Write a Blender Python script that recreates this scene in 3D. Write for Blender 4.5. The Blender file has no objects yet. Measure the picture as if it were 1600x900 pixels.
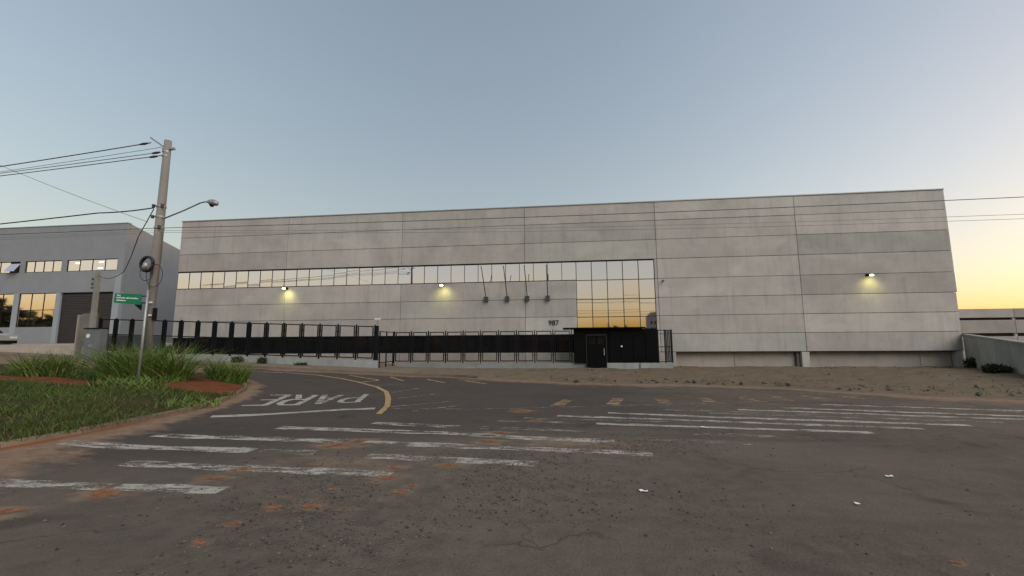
import bpy, bmesh, math, random
import numpy as np
from math import sin, cos, pi, radians, sqrt
from mathutils import Vector, Matrix, noise

random.seed(7)
rng = np.random.default_rng(7)
sc = bpy.context.scene
COL = sc.collection

# ------------------------------------------------------------------ camera
PITCH, ROLL, YAW, EYE = 0.12536, -0.00642, -0.11729, 1.6
cam = bpy.data.cameras.new('camera')
cam.sensor_width = 36.0
cam.lens = 36.0 * 680.0 / 1600.0
cam.clip_start = 0.05
cam.clip_end = 3000
cam_ob = bpy.data.objects.new('camera', cam)
COL.objects.link(cam_ob)
_fw = Vector((sin(YAW) * cos(PITCH), cos(YAW) * cos(PITCH), sin(PITCH)))
_r = Vector((cos(YAW), -sin(YAW), 0))
_u = _r.cross(_fw)
_R = cos(ROLL) * _r + sin(ROLL) * _u
_U = -sin(ROLL) * _r + cos(ROLL) * _u
cam_ob.matrix_world = Matrix(((_R.x, _U.x, -_fw.x, 0), (_R.y, _U.y, -_fw.y, 0), (_R.z, _U.z, -_fw.z, EYE), (0, 0, 0, 1)))
sc.camera = cam_ob

# ------------------------------------------------------------------ sky, fill lamp, exposure
SUN_EL, SUN_AZ = 1.6, 79.0         # the sun has just gone down, out of frame to the right
world = bpy.data.worlds.new('World')
sc.world = world
world.use_nodes = True
wn = world.node_tree
sky = wn.nodes.new('ShaderNodeTexSky')
sky.sky_type = 'NISHITA'
sky.sun_disc = False
sky.sun_elevation = radians(SUN_EL)
sky.sun_rotation = radians(SUN_AZ)
sky.air_density = 1.0
sky.dust_density = 1.7
sky.ozone_density = 1.5
gam = wn.nodes.new('ShaderNodeGamma')
gam.inputs[1].default_value = 0.66
bg = wn.nodes['Background']
bg.inputs[1].default_value = 0.135
wn.links.new(sky.outputs[0], gam.inputs[0])
tint = wn.nodes.new('ShaderNodeMix')
tint.data_type = 'RGBA'
tint.blend_type = 'MULTIPLY'
tint.inputs[0].default_value = 1.0
tint.inputs[7].default_value = (1.05, 0.985, 0.975, 1)
wn.links.new(gam.outputs[0], tint.inputs[6])
wn.links.new(tint.outputs[2], bg.inputs[0])
fill_lamp = bpy.data.lights.new('fill_lamp', 'SUN')
fill_lamp.energy = 0.45                   # added broad fill in place of afterglow, brightens facade and ground; no hard shadows
fill_lamp.angle = radians(50)
fill_lamp.color = (1.0, 0.92, 0.85)
fill_ob = bpy.data.objects.new('fill_lamp', fill_lamp)
COL.objects.link(fill_ob)
_a, _e = radians(SUN_AZ + 64), radians(42.0)  # fill comes from behind the camera, away from the sky's sun
fill_ob.rotation_euler = Vector((sin(_a) * cos(_e), cos(_a) * cos(_e), sin(_e))).to_track_quat('Z', 'Y').to_euler()
fill_ob.location = (60, 20, 30)
vs = sc.view_settings
vs.view_transform = 'Standard'
vs.look = 'None'
vs.exposure = 2.3
vs.gamma = 1.0
vs.use_curve_mapping = False

# ------------------------------------------------------------------ helpers
def put(o, parent=None, **props):
    COL.objects.link(o)
    if parent is not None:
        o.parent = parent
    for k, v in props.items():
        o[k] = v
    return o

def empty(name, loc=(0, 0, 0), rz=0.0, **props):
    o = bpy.data.objects.new(name, None)
    o.location = loc
    o.rotation_euler = (0, 0, rz)
    o.empty_display_size = 0.2
    return put(o, None, **props)

class MB:
    """collects simple shapes into one mesh"""
    def __init__(self):
        self.v, self.f = [], []
    def add(self, verts, faces):
        n = len(self.v)
        self.v += [tuple(p) for p in verts]
        self.f += [tuple(i + n for i in f) for f in faces]
        return self
    def box(self, x0, x1, y0, y1, z0, z1):
        return self.add([(x0, y0, z0), (x1, y0, z0), (x1, y1, z0), (x0, y1, z0), (x0, y0, z1), (x1, y0, z1), (x1, y1, z1), (x0, y1, z1)],
                        [(0, 3, 2, 1), (4, 5, 6, 7), (0, 1, 5, 4), (1, 2, 6, 5), (2, 3, 7, 6), (3, 0, 4, 7)])
    def hexa(self, p):      # 8 corners, bottom then top, counter-clockwise
        return self.add(p, [(0, 3, 2, 1), (4, 5, 6, 7), (0, 1, 5, 4), (1, 2, 6, 5), (2, 3, 7, 6), (3, 0, 4, 7)])
    def slab(self, x0, x1, y0, y1, z0, z1, b=0.012):   # panel with chamfered front (towards -Y)
        fr = [(x0 + b, y0, z0 + b), (x1 - b, y0, z0 + b), (x1 - b, y0, z1 - b), (x0 + b, y0, z1 - b)]
        md = [(x0, y0 + b, z0), (x1, y0 + b, z0), (x1, y0 + b, z1), (x0, y0 + b, z1)]
        bk = [(x0, y1, z0), (x1, y1, z0), (x1, y1, z1), (x0, y1, z1)]
        fc = [(0, 1, 2, 3)]
        for i in range(4):
            j = (i + 1) % 4
            fc += [(i, i + 4, j + 4, j), (i + 4, i + 8, j + 8, j + 4)]
        fc.append((11, 10, 9, 8))
        return self.add(fr + md + bk, fc)
    def tube(self, pts, r, n=8, cap=True):
        pts = [Vector(p) for p in pts]
        rr = r if isinstance(r, (list, tuple)) else [r] * len(pts)
        base = len(self.v)
        for i, p in enumerate(pts):
            d = (pts[min(i + 1, len(pts) - 1)] - pts[max(i - 1, 0)]).normalized()
            a = d.cross(Vector((0, 0, 1)))
            if a.length < 1e-3:
                a = Vector((1, 0, 0))
            a.normalize()
            b = d.cross(a)
            for k in range(n):
                t = 2 * pi * k / n
                self.v.append(tuple(p + (a * cos(t) + b * sin(t)) * rr[i]))
        for i in range(len(pts) - 1):
            for k in range(n):
                q = (k + 1) % n
                self.f.append((base + i * n + k, base + i * n + q, base + (i + 1) * n + q, base + (i + 1) * n + k))
        if cap:
            self.f.append(tuple(base + k for k in range(n))[::-1])
            self.f.append(tuple(base + (len(pts) - 1) * n + k for k in range(n)))
        return self
    def mesh(self, name, mat, smooth=False):
        m = bpy.data.meshes.new(name)
        m.from_pydata(self.v, [], self.f)
        bm = bmesh.new()
        bm.from_mesh(m)
        bmesh.ops.recalc_face_normals(bm, faces=bm.faces)
        bm.to_mesh(m)
        bm.free()
        if smooth:
            m.polygons.foreach_set('use_smooth', [True] * len(m.polygons))
        m.materials.append(mat)
        return m
    def build(self, name, mat, parent=None, smooth=False, loc=None, **props):
        o = bpy.data.objects.new(name, self.mesh(name, mat, smooth))
        if loc is not None:
            o.location = loc
        return put(o, parent, **props)

def inst(name, mesh, parent, loc=(0, 0, 0), rot=(0, 0, 0)):
    o = bpy.data.objects.new(name, mesh)
    o.location = loc
    o.rotation_euler = rot
    return put(o, parent)

def grid_mesh(name, xs, ys, zf, mat, attrs=None):
    """xs: 2-D array (rows by y), ys: 1-D"""
    nr, nc = xs.shape
    X = xs
    Y = np.repeat(np.asarray(ys)[:, None], nc, 1)
    Z = zf(X, Y)
    co = np.stack([X, Y, Z], -1).reshape(-1, 3)
    i = np.arange(nr - 1)[:, None] * nc + np.arange(nc - 1)[None, :]
    q = np.stack([i, i + 1, i + nc + 1, i + nc], -1).reshape(-1, 4)
    m = bpy.data.meshes.new(name)
    m.vertices.add(len(co))
    m.vertices.foreach_set('co', co.ravel().astype(np.float32))
    m.loops.add(q.size)
    m.loops.foreach_set('vertex_index', q.ravel().astype(np.int32))
    m.polygons.add(len(q))
    m.polygons.foreach_set('loop_start', np.arange(0, q.size, 4, dtype=np.int32))
    m.polygons.foreach_set('use_smooth', np.ones(len(q), dtype=bool))
    m.update()
    m.validate()
    for k, fn in (attrs or {}).items():
        a = m.attributes.new(k, 'FLOAT', 'POINT')
        a.data.foreach_set('value', np.clip(fn(X, Y), 0, 1).astype(np.float32).ravel())
    m.materials.append(mat)
    return m

def vnoise(X, Y, s=1.0, oct=3, seed=0.0):
    """cheap value noise in numpy, 0..1"""
    def one(x, y):
        xi, yi = np.floor(x), np.floor(y)
        fx, fy = x - xi, y - yi
        fx, fy = fx * fx * (3 - 2 * fx), fy * fy * (3 - 2 * fy)
        h = lambda a, b: np.modf(np.abs(np.sin(a * 127.1 + b * 311.7 + seed * 74.7) * 43758.5453))[0]
        return (h(xi, yi) * (1 - fx) + h(xi + 1, yi) * fx) * (1 - fy) + (h(xi, yi + 1) * (1 - fx) + h(xi + 1, yi + 1) * fx) * fy
    r, a, t = 0, 1.0, 0
    for o in range(oct):
        r = r + a * one(X * s * 2 ** o + 13.7 * o, Y * s * 2 ** o + 7.3 * o)
        t += a
        a *= 0.5
    return r / t

def sstep(a, b, x):
    t = np.clip((x - a) / (b - a), 0, 1)
    return t * t * (3 - 2 * t)

def gz(x):
    """the street climbs gently to the left"""
    return 0.04 * max(0.0, min(-7 - x, 55.0))
def gzn(X, Y=None):
    return 0.04 * np.clip(-7 - X, 0, 55.0)

# ------------------------------------------------------------------ materials
def mat(name, color, rough=0.7, metal=0.0, spec=0.5, emit=None, estr=0.0):
    m = bpy.data.materials.new(name)
    m.use_nodes = True
    p = m.node_tree.nodes['Principled BSDF']
    p.inputs['Base Color'].default_value = (*color, 1)
    p.inputs['Roughness'].default_value = rough
    p.inputs['Metallic'].default_value = metal
    p.inputs['Specular IOR Level'].default_value = spec
    if emit:
        p.inputs['Emission Color'].default_value = (*emit, 1)
        p.inputs['Emission Strength'].default_value = estr
    return m

class NT:
    def __init__(self, m):
        self.t = m.node_tree
        self.p = self.t.nodes['Principled BSDF']
        self.pos = self.n('ShaderNodeNewGeometry').outputs['Position']
    def n(self, kind, **kw):
        o = self.t.nodes.new(kind)
        for k, v in kw.items():
            setattr(o, k, v)
        return o
    def l(self, a, b):
        self.t.links.new(a, b)
    def noise(self, scale, detail=4, rough=0.6, stretch=(1, 1, 1), vec=None, dist=0.0):
        mp = self.n('ShaderNodeMapping')
        mp.inputs['Scale'].default_value = stretch
        self.l(vec or self.pos, mp.inputs['Vector'])
        t = self.n('ShaderNodeTexNoise')
        t.inputs['Scale'].default_value = scale
        t.inputs['Detail'].default_value = detail
        t.inputs['Roughness'].default_value = rough
        t.inputs['Distortion'].default_value = dist
        self.l(mp.outputs[0], t.inputs['Vector'])
        return t.outputs['Fac']
    def vor(self, scale, vec=None):
        t = self.n('ShaderNodeTexVoronoi')
        t.inputs['Scale'].default_value = scale
        self.l(vec or self.pos, t.inputs['Vector'])
        return t
    def rng(self, v, a, b, c=0.0, d=1.0):
        r = self.n('ShaderNodeMapRange')
        r.inputs[1].default_value, r.inputs[2].default_value = a, b
        r.inputs[3].default_value, r.inputs[4].default_value = c, d
        self.l(v, r.inputs[0])
        return r.outputs[0]
    def math(self, op, a, b):
        r = self.n('ShaderNodeMath', operation=op)
        for i, x in enumerate((a, b)):
            if isinstance(x, (int, float)):
                r.inputs[i].default_value = x
            else:
                self.l(x, r.inputs[i])
        return r.outputs[0]
    def mix(self, fac, a, b, mode='MIX'):
        r = self.n('ShaderNodeMix', data_type='RGBA', blend_type=mode)
        for s, x in ((0, fac), (6, a), (7, b)):
            if isinstance(x, (int, float)):
                r.inputs[s].default_value = x
            elif isinstance(x, tuple):
                r.inputs[s].default_value = (*x, 1)
            else:
                self.l(x, r.inputs[s])
        return r.outputs[2]
    def attr(self, name):
        a = self.n('ShaderNodeAttribute')
        a.attribute_name = name
        return a.outputs['Fac']
    def rand(self):
        return self.n('ShaderNodeObjectInfo').outputs['Random']
    def bump(self, h, strength=0.3, dist=0.02):
        b = self.n('ShaderNodeBump')
        b.inputs['Strength'].default_value = strength
        b.inputs['Distance'].default_value = dist
        self.l(h, b.inputs['Height'])
        self.l(b.outputs[0], self.p.inputs['Normal'])
    def color(self, c):
        self.l(c, self.p.inputs['Base Color'])

def concrete(name, c, var=0.16, streak=0.5, rough=0.85):
    m = mat(name, c, rough, spec=0.3)
    t = NT(m)
    a = t.noise(0.55, 5, 0.62)
    b = t.noise(1.0, 4, 0.6, (3.2, 3.2, 0.28))
    k = t.noise(7.0, 4, 0.7)
    lo = tuple(x * (1 - var * 1.3) for x in c)
    hi = tuple(min(1, x * (1 + var * 0.7)) for x in c)
    col = t.mix(t.rng(a, 0.32, 0.68), lo, hi)
    col = t.mix(t.math('MULTIPLY', t.rng(b, 0.52, 0.74), streak), col, tuple(x * 0.66 for x in c))
    blot = t.noise(0.32, 3, 0.55, (1, 1, 1.6), dist=0.4)
    col = t.mix(t.rng(blot, 0.54, 0.70, 0, 0.55), col, tuple(x * 1.2 for x in c))
    cloud = t.noise(1.5, 4, 0.6, (1, 1, 0.8), dist=0.8)
    col = t.mix(t.rng(cloud, 0.55, 0.72, 0, 0.22), col, tuple(x * 0.62 for x in c))
    col = t.mix(t.rng(k, 0.3, 0.7, 0, 0.16), col, tuple(x * 0.55 for x in c))
    rnd = t.rand()
    rv = t.rng(rnd, 0, 1, 0.84, 1.10)
    hue = t.math('FRACT', t.math('MULTIPLY', rnd, 17.3), 0.0)
    cc = t.n('ShaderNodeCombineColor')
    for i, (lo_, hi_) in enumerate(((0.985, 1.025), (1.012, 0.988), (1.0, 0.985))):
        t.l(t.math('MULTIPLY', rv, t.rng(hue, 0, 1, lo_, hi_)), cc.inputs[i])
    col = t.mix(1.0, col, cc.outputs[0], 'MULTIPLY')
    t.color(col)
    t.bump(k, 0.15, 0.01)
    return m

def painted(name, c, rough=0.6, var=0.12, sc_=1.2, metal=0.0):
    m = mat(name, c, rough, metal)
    t = NT(m)
    a = t.noise(sc_, 5, 0.65)
    t.color(t.mix(t.rng(a, 0.3, 0.7), tuple(x * (1 - var) for x in c), tuple(min(1, x * (1 + var)) for x in c)))
    return m

M = {}
M['panel'] = concrete('precast concrete', (0.425, 0.408, 0.382), 0.13, 0.5)
M['base'] = concrete('base concrete', (0.36, 0.33, 0.29), 0.12, 0.3)
M['pole'] = concrete('pole concrete', (0.235, 0.228, 0.21), 0.16, 0.6)
M['oldconc'] = concrete('old concrete', (0.2, 0.185, 0.165), 0.3, 0.8)
M['fencewall'] = concrete('low wall plaster', (0.275, 0.285, 0.28), 0.16, 0.7)
M['kerb'] = concrete('kerb concrete', (0.19, 0.142, 0.1), 0.35, 0.5)
M['apron'] = concrete('apron concrete', (0.33, 0.27, 0.215), 0.15, 0.2)
M['retwall'] = concrete('retaining wall', (0.33, 0.345, 0.33), 0.2, 0.6)
M['slabs'] = concrete('far slabs', (0.36, 0.34, 0.32), 0.1, 0.3)
M['dark'] = mat('dark joint', (0.03, 0.029, 0.027), 0.9)
M['joint'] = mat('joint sealant', (0.1, 0.095, 0.088), 0.9)
M['greywall'] = painted('blue grey plaster', (0.245, 0.258, 0.272), 0.8, 0.07, 0.8)
M['greytrim'] = painted('light grey plaster', (0.3, 0.325, 0.35), 0.8, 0.06, 0.8)
M['black'] = painted('black paint', (0.007, 0.0085, 0.010), 0.5, 0.2, 3)
M['black'].node_tree.nodes['Principled BSDF'].inputs['Specular IOR Level'].default_value = 0.12
M['clad'] = painted('black cladding', (0.004, 0.004, 0.0045), 0.4, 0.2, 3)
M['clad'].node_tree.nodes['Principled BSDF'].inputs['Specular IOR Level'].default_value = 0.08
M['sheet'] = painted('dark grey sheet', (0.045, 0.05, 0.054), 0.5, 0.15, 2)
M['roller'] = painted('dark roller door', (0.03, 0.024, 0.024), 0.5, 0.15, 2)
M['metal'] = painted('galvanised metal', (0.34, 0.34, 0.33), 0.45, 0.15, 4, 0.6)
M['flash'] = painted('roof flashing', (0.3, 0.29, 0.28), 0.5, 0.1, 1, 0.3)
M['cable'] = mat('cable', (0.015, 0.015, 0.016), 0.6)
M['wire'] = mat('wire', (0.06, 0.06, 0.063), 0.6)
M['thinwire'] = mat('thin wire', (0.2, 0.2, 0.2), 0.5)
M['insul'] = mat('insulator', (0.05, 0.04, 0.038), 0.35)
M['lamp'] = mat('lamp housing', (0.3, 0.31, 0.32), 0.4, 0.4)
M['white'] = painted('white plastic', (0.7, 0.7, 0.68), 0.4, 0.05, 3)
M['cabinet'] = painted('cabinet grey', (0.135, 0.148, 0.16), 0.5, 0.08, 2)
M['green'] = painted('sign green', (0.0, 0.17, 0.085), 0.4, 0.1, 6)
M['print'] = mat('sign print', (0.72, 0.78, 0.72), 0.5)
M['glow'] = mat('flood lens', (1, 1, 0.8), 0.3, emit=(1.0, 0.97, 0.62), estr=3.0)
M['tubelight'] = mat('ceiling lamp', (1, 1, 1), 0.3, emit=(1.0, 0.97, 0.88), estr=0.45)
M['bark'] = painted('bark', (0.08, 0.06, 0.045), 0.9, 0.3, 4)

def mirror_glass(name, c, rough=0.02, wob=0.02):
    m = mat(name, c, rough, 1.0)
    t = NT(m)
    t.bump(t.noise(0.55, 1, 0.5), wob, 0.05)
    return m
M['mirror'] = mirror_glass('bronze mirror glass', (0.82, 0.73, 0.755))
M['dglass'] = mat('dark glass', (0.008, 0.008, 0.009), 0.06, 0.0, 0.45)
M['pglass'] = mirror_glass('peach mirror glass', (0.88, 0.76, 0.76), 0.03, 0.03)
M['carglass'] = mat('car glass', (0.01, 0.012, 0.014), 0.05)
M['carpaint'] = mat('car paint', (0.3, 0.3, 0.3), 0.3)
M['tyre'] = mat('tyre rubber', (0.015, 0.015, 0.015), 0.85)

# asphalt: worn surface, loose grit, dust blown in from the verges
m = mat('asphalt', (0.06, 0.055, 0.05), 0.93, spec=0.12)
t = NT(m)
fine = t.noise(60, 3, 0.7)
mid = t.noise(5.0, 5, 0.65)
big = t.noise(0.45, 5, 0.6, dist=0.6)
streak = t.noise(0.9, 5, 0.65, (0.45, 1.9, 1))
vo = t.vor(34)
col = t.mix(t.rng(big, 0.35, 0.68), (0.076, 0.062, 0.051), (0.126, 0.102, 0.081))
col = t.mix(t.rng(mid, 0.35, 0.7, 0, 0.55), col, (0.132, 0.106, 0.083))
col = t.mix(t.rng(streak, 0.5, 0.72, 0, 0.6), col, (0.125, 0.102, 0.081))
grav = t.attr('grit')
sp = t.math('MULTIPLY', t.rng(vo.outputs['Distance'], 0.1, 0.28, 1, 0), t.rng(t.noise(14, 2), 0.42, 0.62))
col = t.mix(t.math('MULTIPLY', sp, t.rng(grav, 0, 1, 0.25, 0.8)), col, (0.17, 0.15, 0.125))
col = t.mix(t.math('MULTIPLY', t.rng(fine, 0.5, 0.72), t.rng(grav, 0, 1, 0.35, 0.75)), col, (0.018, 0.017, 0.016))
col = t.mix(t.math('MULTIPLY', grav, t.rng(mid, 0.35, 0.65, 0.05, 0.5)), col, (0.1575, 0.1350, 0.1080))
stt = t.attr('street')
col = t.mix(t.math('MULTIPLY', stt, 0.6), col, (0.05, 0.0445, 0.0415))
wp = t.noise(0.35, 3, 0.5, (0.35, 1.5, 1), dist=1.2)
col = t.mix(t.rng(wp, 0.52, 0.66, 0, 0.28), col, (0.046, 0.0385, 0.033))
oil = t.noise(0.9, 2, 0.4, dist=0.3)
col = t.mix(t.rng(oil, 0.66, 0.74, 0, 0.5), col, (0.028, 0.025, 0.023))
wv_ = t.n('ShaderNodeVectorMath', operation='ADD')
nv_ = t.n('ShaderNodeTexNoise')
nv_.inputs['Scale'].default_value = 1.6
nv_.inputs['Detail'].default_value = 5
t.l(t.pos, nv_.inputs['Vector'])
t.l(t.pos, wv_.inputs[0])
t.l(nv_.outputs['Color'], wv_.inputs[1])
ck = t.vor(0.42, wv_.outputs[0])
ck.feature = 'DISTANCE_TO_EDGE'
crack = t.math('MULTIPLY', t.rng(ck.outputs['Distance'], 0.0025, 0.009, 1, 0), t.rng(t.noise(0.5, 2), 0.45, 0.55))
col = t.mix(t.math('MULTIPLY', crack, 0.4), col, (0.018, 0.016, 0.015))
dust = t.attr('dust')
dm = t.math('ADD', dust, t.rng(t.noise(2.4, 6, 0.65, (1.0, 2.2, 1)), 0.25, 0.75, -0.38, 0.38))
dm = t.math('MULTIPLY', t.rng(dm, 0.34, 0.74), t.rng(dust, 0.0, 0.2))
col = t.mix(t.math('MULTIPLY', dm, 0.88), col, t.mix(t.rng(mid, 0.35, 0.65), (0.185, 0.122, 0.078), (0.25, 0.175, 0.12)))
col = t.mix(t.rng(t.attr('redsoil'), 0.2, 0.9, 0, 0.9), col, (0.21, 0.075, 0.03))
t.color(col)
t.bump(t.math('ADD', t.math('MULTIPLY', fine, 0.5), t.math('MULTIPLY', vo.outputs['Distance'], t.rng(grav, 0, 1, 0.3, 1.2))), 0.55, 0.012)
M['asphalt'] = m

# soil under the grass
m = mat('island soil', (0.1, 0.05, 0.03), 0.95, spec=0.1)
t = NT(m)
a = t.noise(3.0, 6, 0.7)
s = t.attr('soil')
red = t.mix(t.rng(a, 0.3, 0.7), (0.095, 0.03, 0.014), (0.2, 0.068, 0.032))
turf = t.mix(t.rng(a, 0.35, 0.7), (0.045, 0.03, 0.014), (0.05, 0.055, 0.018))
t.color(t.mix(t.rng(t.math('ADD', s, t.rng(t.noise(6, 4), 0.3, 0.7, -0.3, 0.3)), 0.35, 0.65), turf, red))
t.bump(a, 0.7, 0.06)
M['soil'] = m

# sand and dry earth
m = mat('sandy earth', (0.16, 0.125, 0.09), 0.95, spec=0.1)
t = NT(m)
a = t.noise(1.6, 7, 0.68, (1, 2.2, 1), dist=0.5)
b = t.noise(0.5, 4, 0.6)
c = t.noise(14, 4, 0.7)
col = t.mix(t.rng(a, 0.32, 0.68), (0.1, 0.077, 0.052), (0.19, 0.147, 0.1))
col = t.mix(t.rng(b, 0.4, 0.7, 0, 0.6), col, (0.175, 0.13, 0.09))
col = t.mix(t.rng(c, 0.55, 0.75, 0, 0.5), col, (0.055, 0.045, 0.032))
t.color(col)
t.bump(t.math('ADD', a, t.math('MULTIPLY', c, 0.5)), 0.7, 0.06)
M['sand'] = m

m = mat('footway', (0.2, 0.17, 0.135), 0.92, spec=0.15)
t = NT(m)
a = t.noise(1.3, 6, 0.68, (0.6, 1.8, 1))
sx = t.n('ShaderNodeSeparateXYZ')
t.l(t.pos, sx.inputs[0])
w1 = t.mix(t.rng(a, 0.3, 0.7), (0.13, 0.102, 0.076), (0.22, 0.175, 0.135))
a2 = t.noise(1.6, 7, 0.68, (1, 2.2, 1), dist=0.5)
w2 = t.mix(t.rng(a2, 0.32, 0.68), (0.1, 0.077, 0.052), (0.19, 0.147, 0.1))
t.color(t.mix(t.rng(t.math('ADD', sx.outputs[0], t.rng(a, 0.3, 0.7, -1.5, 1.5)), -8.5, -2.2), w1, w2))
t.bump(t.noise(20, 4), 0.3, 0.02)
M['walk'] = m

def paint(name, c, wear=0.5, dirt=(0.1, 0.085, 0.07)):
    """road paint that has chipped away in places"""
    m = mat(name, c, 0.75, spec=0.2)
    t = NT(m)
    n1 = t.noise(2.0, 6, 0.72, (1.0, 3.0, 1))
    n2 = t.noise(24, 3, 0.7)
    wv = t.rng(t.rand(), 0, 1, -0.022, 0.022)
    v = t.math('ADD', t.math('ADD', t.math('MULTIPLY', n1, 0.7), t.math('MULTIPLY', n2, 0.3)), wv)
    t.color(t.mix(t.rng(t.noise(6, 5), 0.3, 0.7), c, tuple(0.5 * x + 0.5 * y for x, y in zip(c, dirt))))
    al = t.rng(v, wear - 0.05, wear + 0.05)
    tr = t.n('ShaderNodeBsdfTransparent')
    mx = t.n('ShaderNodeMixShader')
    t.l(al, mx.inputs[0])
    t.l(tr.outputs[0], mx.inputs[1])
    t.l(t.p.outputs[0], mx.inputs[2])
    t.l(mx.outputs[0], t.t.nodes['Material Output'].inputs['Surface'])
    return m
M['wpaint'] = paint('white road paint', (0.44, 0.405, 0.355), 0.485)
M['wfaint'] = paint('faint white road paint', (0.29, 0.26, 0.225), 0.53)
M['wletter'] = paint('lettering paint', (0.42, 0.395, 0.355), 0.455)
M['ypaint'] = paint('yellow road paint', (0.42, 0.285, 0.125), 0.41)
M['yfaint'] = paint('faint yellow road paint', (0.33, 0.235, 0.13), 0.5)

def leaf(name, a, b, c, dry=None):
    m = mat(name, a, 0.6, spec=0.25)
    t = NT(m)
    col = t.mix(t.rng(t.attr('tone'), 0, 1), a, b)
    col = t.mix(t.rng(t.noise(0.9, 4, 0.6), 0.4, 0.7), col, c)
    if dry:
        col = t.mix(t.rng(t.attr('tone'), 0.9, 0.93), col, dry)
    t.color(col)
    t.p.inputs['Transmission Weight'].default_value = 0.0
    return m
M['grass'] = leaf('grass', (0.024, 0.05, 0.009), (0.1, 0.145, 0.025), (0.06, 0.09, 0.015), (0.16, 0.125, 0.05))
M['weed'] = leaf('tall grass', (0.04, 0.085, 0.015), (0.17, 0.25, 0.05), (0.085, 0.145, 0.028), (0.22, 0.19, 0.08))
M['foliage'] = leaf('tree foliage', (0.012, 0.018, 0.008), (0.03, 0.04, 0.015), (0.02, 0.028, 0.01))

# ------------------------------------------------------------------ ground, road, verges
def big_ground():
    xs = np.concatenate([[-1500, -400, -150], np.linspace(-80, 60, 71), [150, 400, 1500]])
    ys = np.concatenate([[-1500, -400, -120], np.linspace(-60, 80, 36), [150, 400, 1500]])
    X = np.repeat(xs[None, :], len(ys), 0)
    o = bpy.data.objects.new('ground', grid_mesh('ground', X, ys, lambda x, y: gzn(x) - 0.06, M['sand']))
    put(o, kind='structure')
big_ground()

# kerb line of the grass island: X of the edge as a function of Y
KY = np.array([-30, 2.0, 5.89, 6.47, 7.26, 8.36, 9.45, 10.49, 11.64, 13.41, 14.71, 16.21, 16.75, 17.16])
KX = np.array([-9.2, -8.7, -8.53, -8.50, -8.47, -8.52, -8.62, -8.92, -9.35, -10.33, -11.29, -12.7, -13.9, -16.0])
def kx(y):
    return np.interp(y, KY, KX)
WX = np.array([-80, -26.1, -20.5, -14.2, -9.5, -5.66, -2.27, 0.43, 2.5, 4.37, 7.07, 9.72, 12.03, 18.0, 24, 40])
WY = np.array([22.3, 22.2, 22.1, 21.5, 21.4, 20.9, 19.2, 17.7, 17.4, 17.35, 16.4, 14.5, 13.3, 11.6, 10.6, 9.0])
def wy(x):
    return np.interp(x, WX, WY)

CLAY = [(-5.01, 4.41, .3), (-5.45, 3.86, .24), (-2.88, 4.21, .14), (-2.57, 4.77, .09), (-1.8, 4.78, .13), (-1.74, 5.0, .1), (-2.98, 3.83, .1),
        (-2.99, 3.45, .12), (-3.6, 6.80, .36), (-3.38, 7.15, .26), (-4.24, 5.02, .22), (-4.14, 5.41, .24), (-2.14, 5.25, .2), (-2.23, 5.67, .17),
        (-1.21, 7.28, .25), (-1.19, 8.0, .25), (-1.03, 10.54, .32), (-2.52, 4.28, .13), (-1.56, 5.86, .2), (2.78, 3.72, .07), (-0.6, 9.2, .18)]

def dustf(X, Y):
    d = X - kx(Y)                                   # distance from the island kerb
    w = np.interp(Y, [1.5, 4.5, 6, 7.5, 9, 10.5, 12, 14.5, 17], [4.6, 3.2, 2.2, 1.5, 1.05, 0.7, 1.0, 1.0, 0.5])
    n = vnoise(X * 0.5, Y * 1.6, 1.0, 4, 3)
    a = sstep(1.0, 0.0, d / (w * (0.45 + 1.1 * n)))
    b = sstep(1.0, 0.0, (wy(X) - Y) / (0.7 + 3.2 * vnoise(X, Y, 0.7, 3, 8) ** 1.5)) * 0.85
    c = 0.62 * np.exp(-(((X - 0.1) / 1.6) ** 2 + ((Y - 7.3) / 0.35) ** 2))
    c2 = 0.5 * np.exp(-(((X + 3.0) / 1.3) ** 2 + ((Y - 5.9) / 0.5) ** 2))
    c3 = 0.45 * np.exp(-(((X + 2.6) / 0.9) ** 2 + ((Y - 4.4) / 0.35) ** 2))
    e = 0.0 * X
    for (x, y, s) in CLAY:
        e = np.maximum(e, 0.75 * np.exp(-(((X - x) / (s * 1.5)) ** 2 + ((Y - y) / (s * 0.9)) ** 2)))
    return np.clip(np.maximum.reduce([a, b, c, c2, c3, e]) + 0.10 * vnoise(X, Y, 0.25, 3, 5), 0, 1)
def gritf(X, Y):
    n = vnoise(X, Y, 0.5, 4, 11)
    a = np.exp(-(((X + 1.6) / 2.6) ** 2 + ((Y - 4.9) / 1.9) ** 2))
    b = np.exp(-(((X - 0.5) / 2.0) ** 2 + ((Y - 7.2) / 1.0) ** 2)) * 0.7
    return np.clip((a + b) * (0.4 + 1.1 * n) + 0.2 * (n - 0.35) + 0.12, 0, 1)
def redf(X, Y):
    d = X - kx(Y)
    return sstep(0.32, 0.05, d) * sstep(9.5, 7.0, Y) * (0.3 + 1.0 * vnoise(X, Y, 1.3, 3, 21))

def streetf(X, Y):
    return sstep(0.0, 1.4, (Y - 5.2) - 0.42 * (X + 6) + 1.2 * (vnoise(X, Y, 0.6, 3, 41) - 0.5)) * sstep(4.0, 1.0, X)
xs = np.concatenate([np.linspace(-80, -15.5, 60), np.linspace(-15, 14, 291), np.linspace(15, 80, 40)])
ys = np.concatenate([np.linspace(-40, 1.5, 20), np.linspace(1.7, 24, 224)])
XX = np.repeat(xs[None, :], len(ys), 0)
road = put(bpy.data.objects.new('road', grid_mesh('road', XX, ys, lambda x, y: gzn(x), M['asphalt'],
           {'dust': dustf, 'grit': gritf, 'redsoil': redf, 'street': streetf})), kind='structure')

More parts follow.
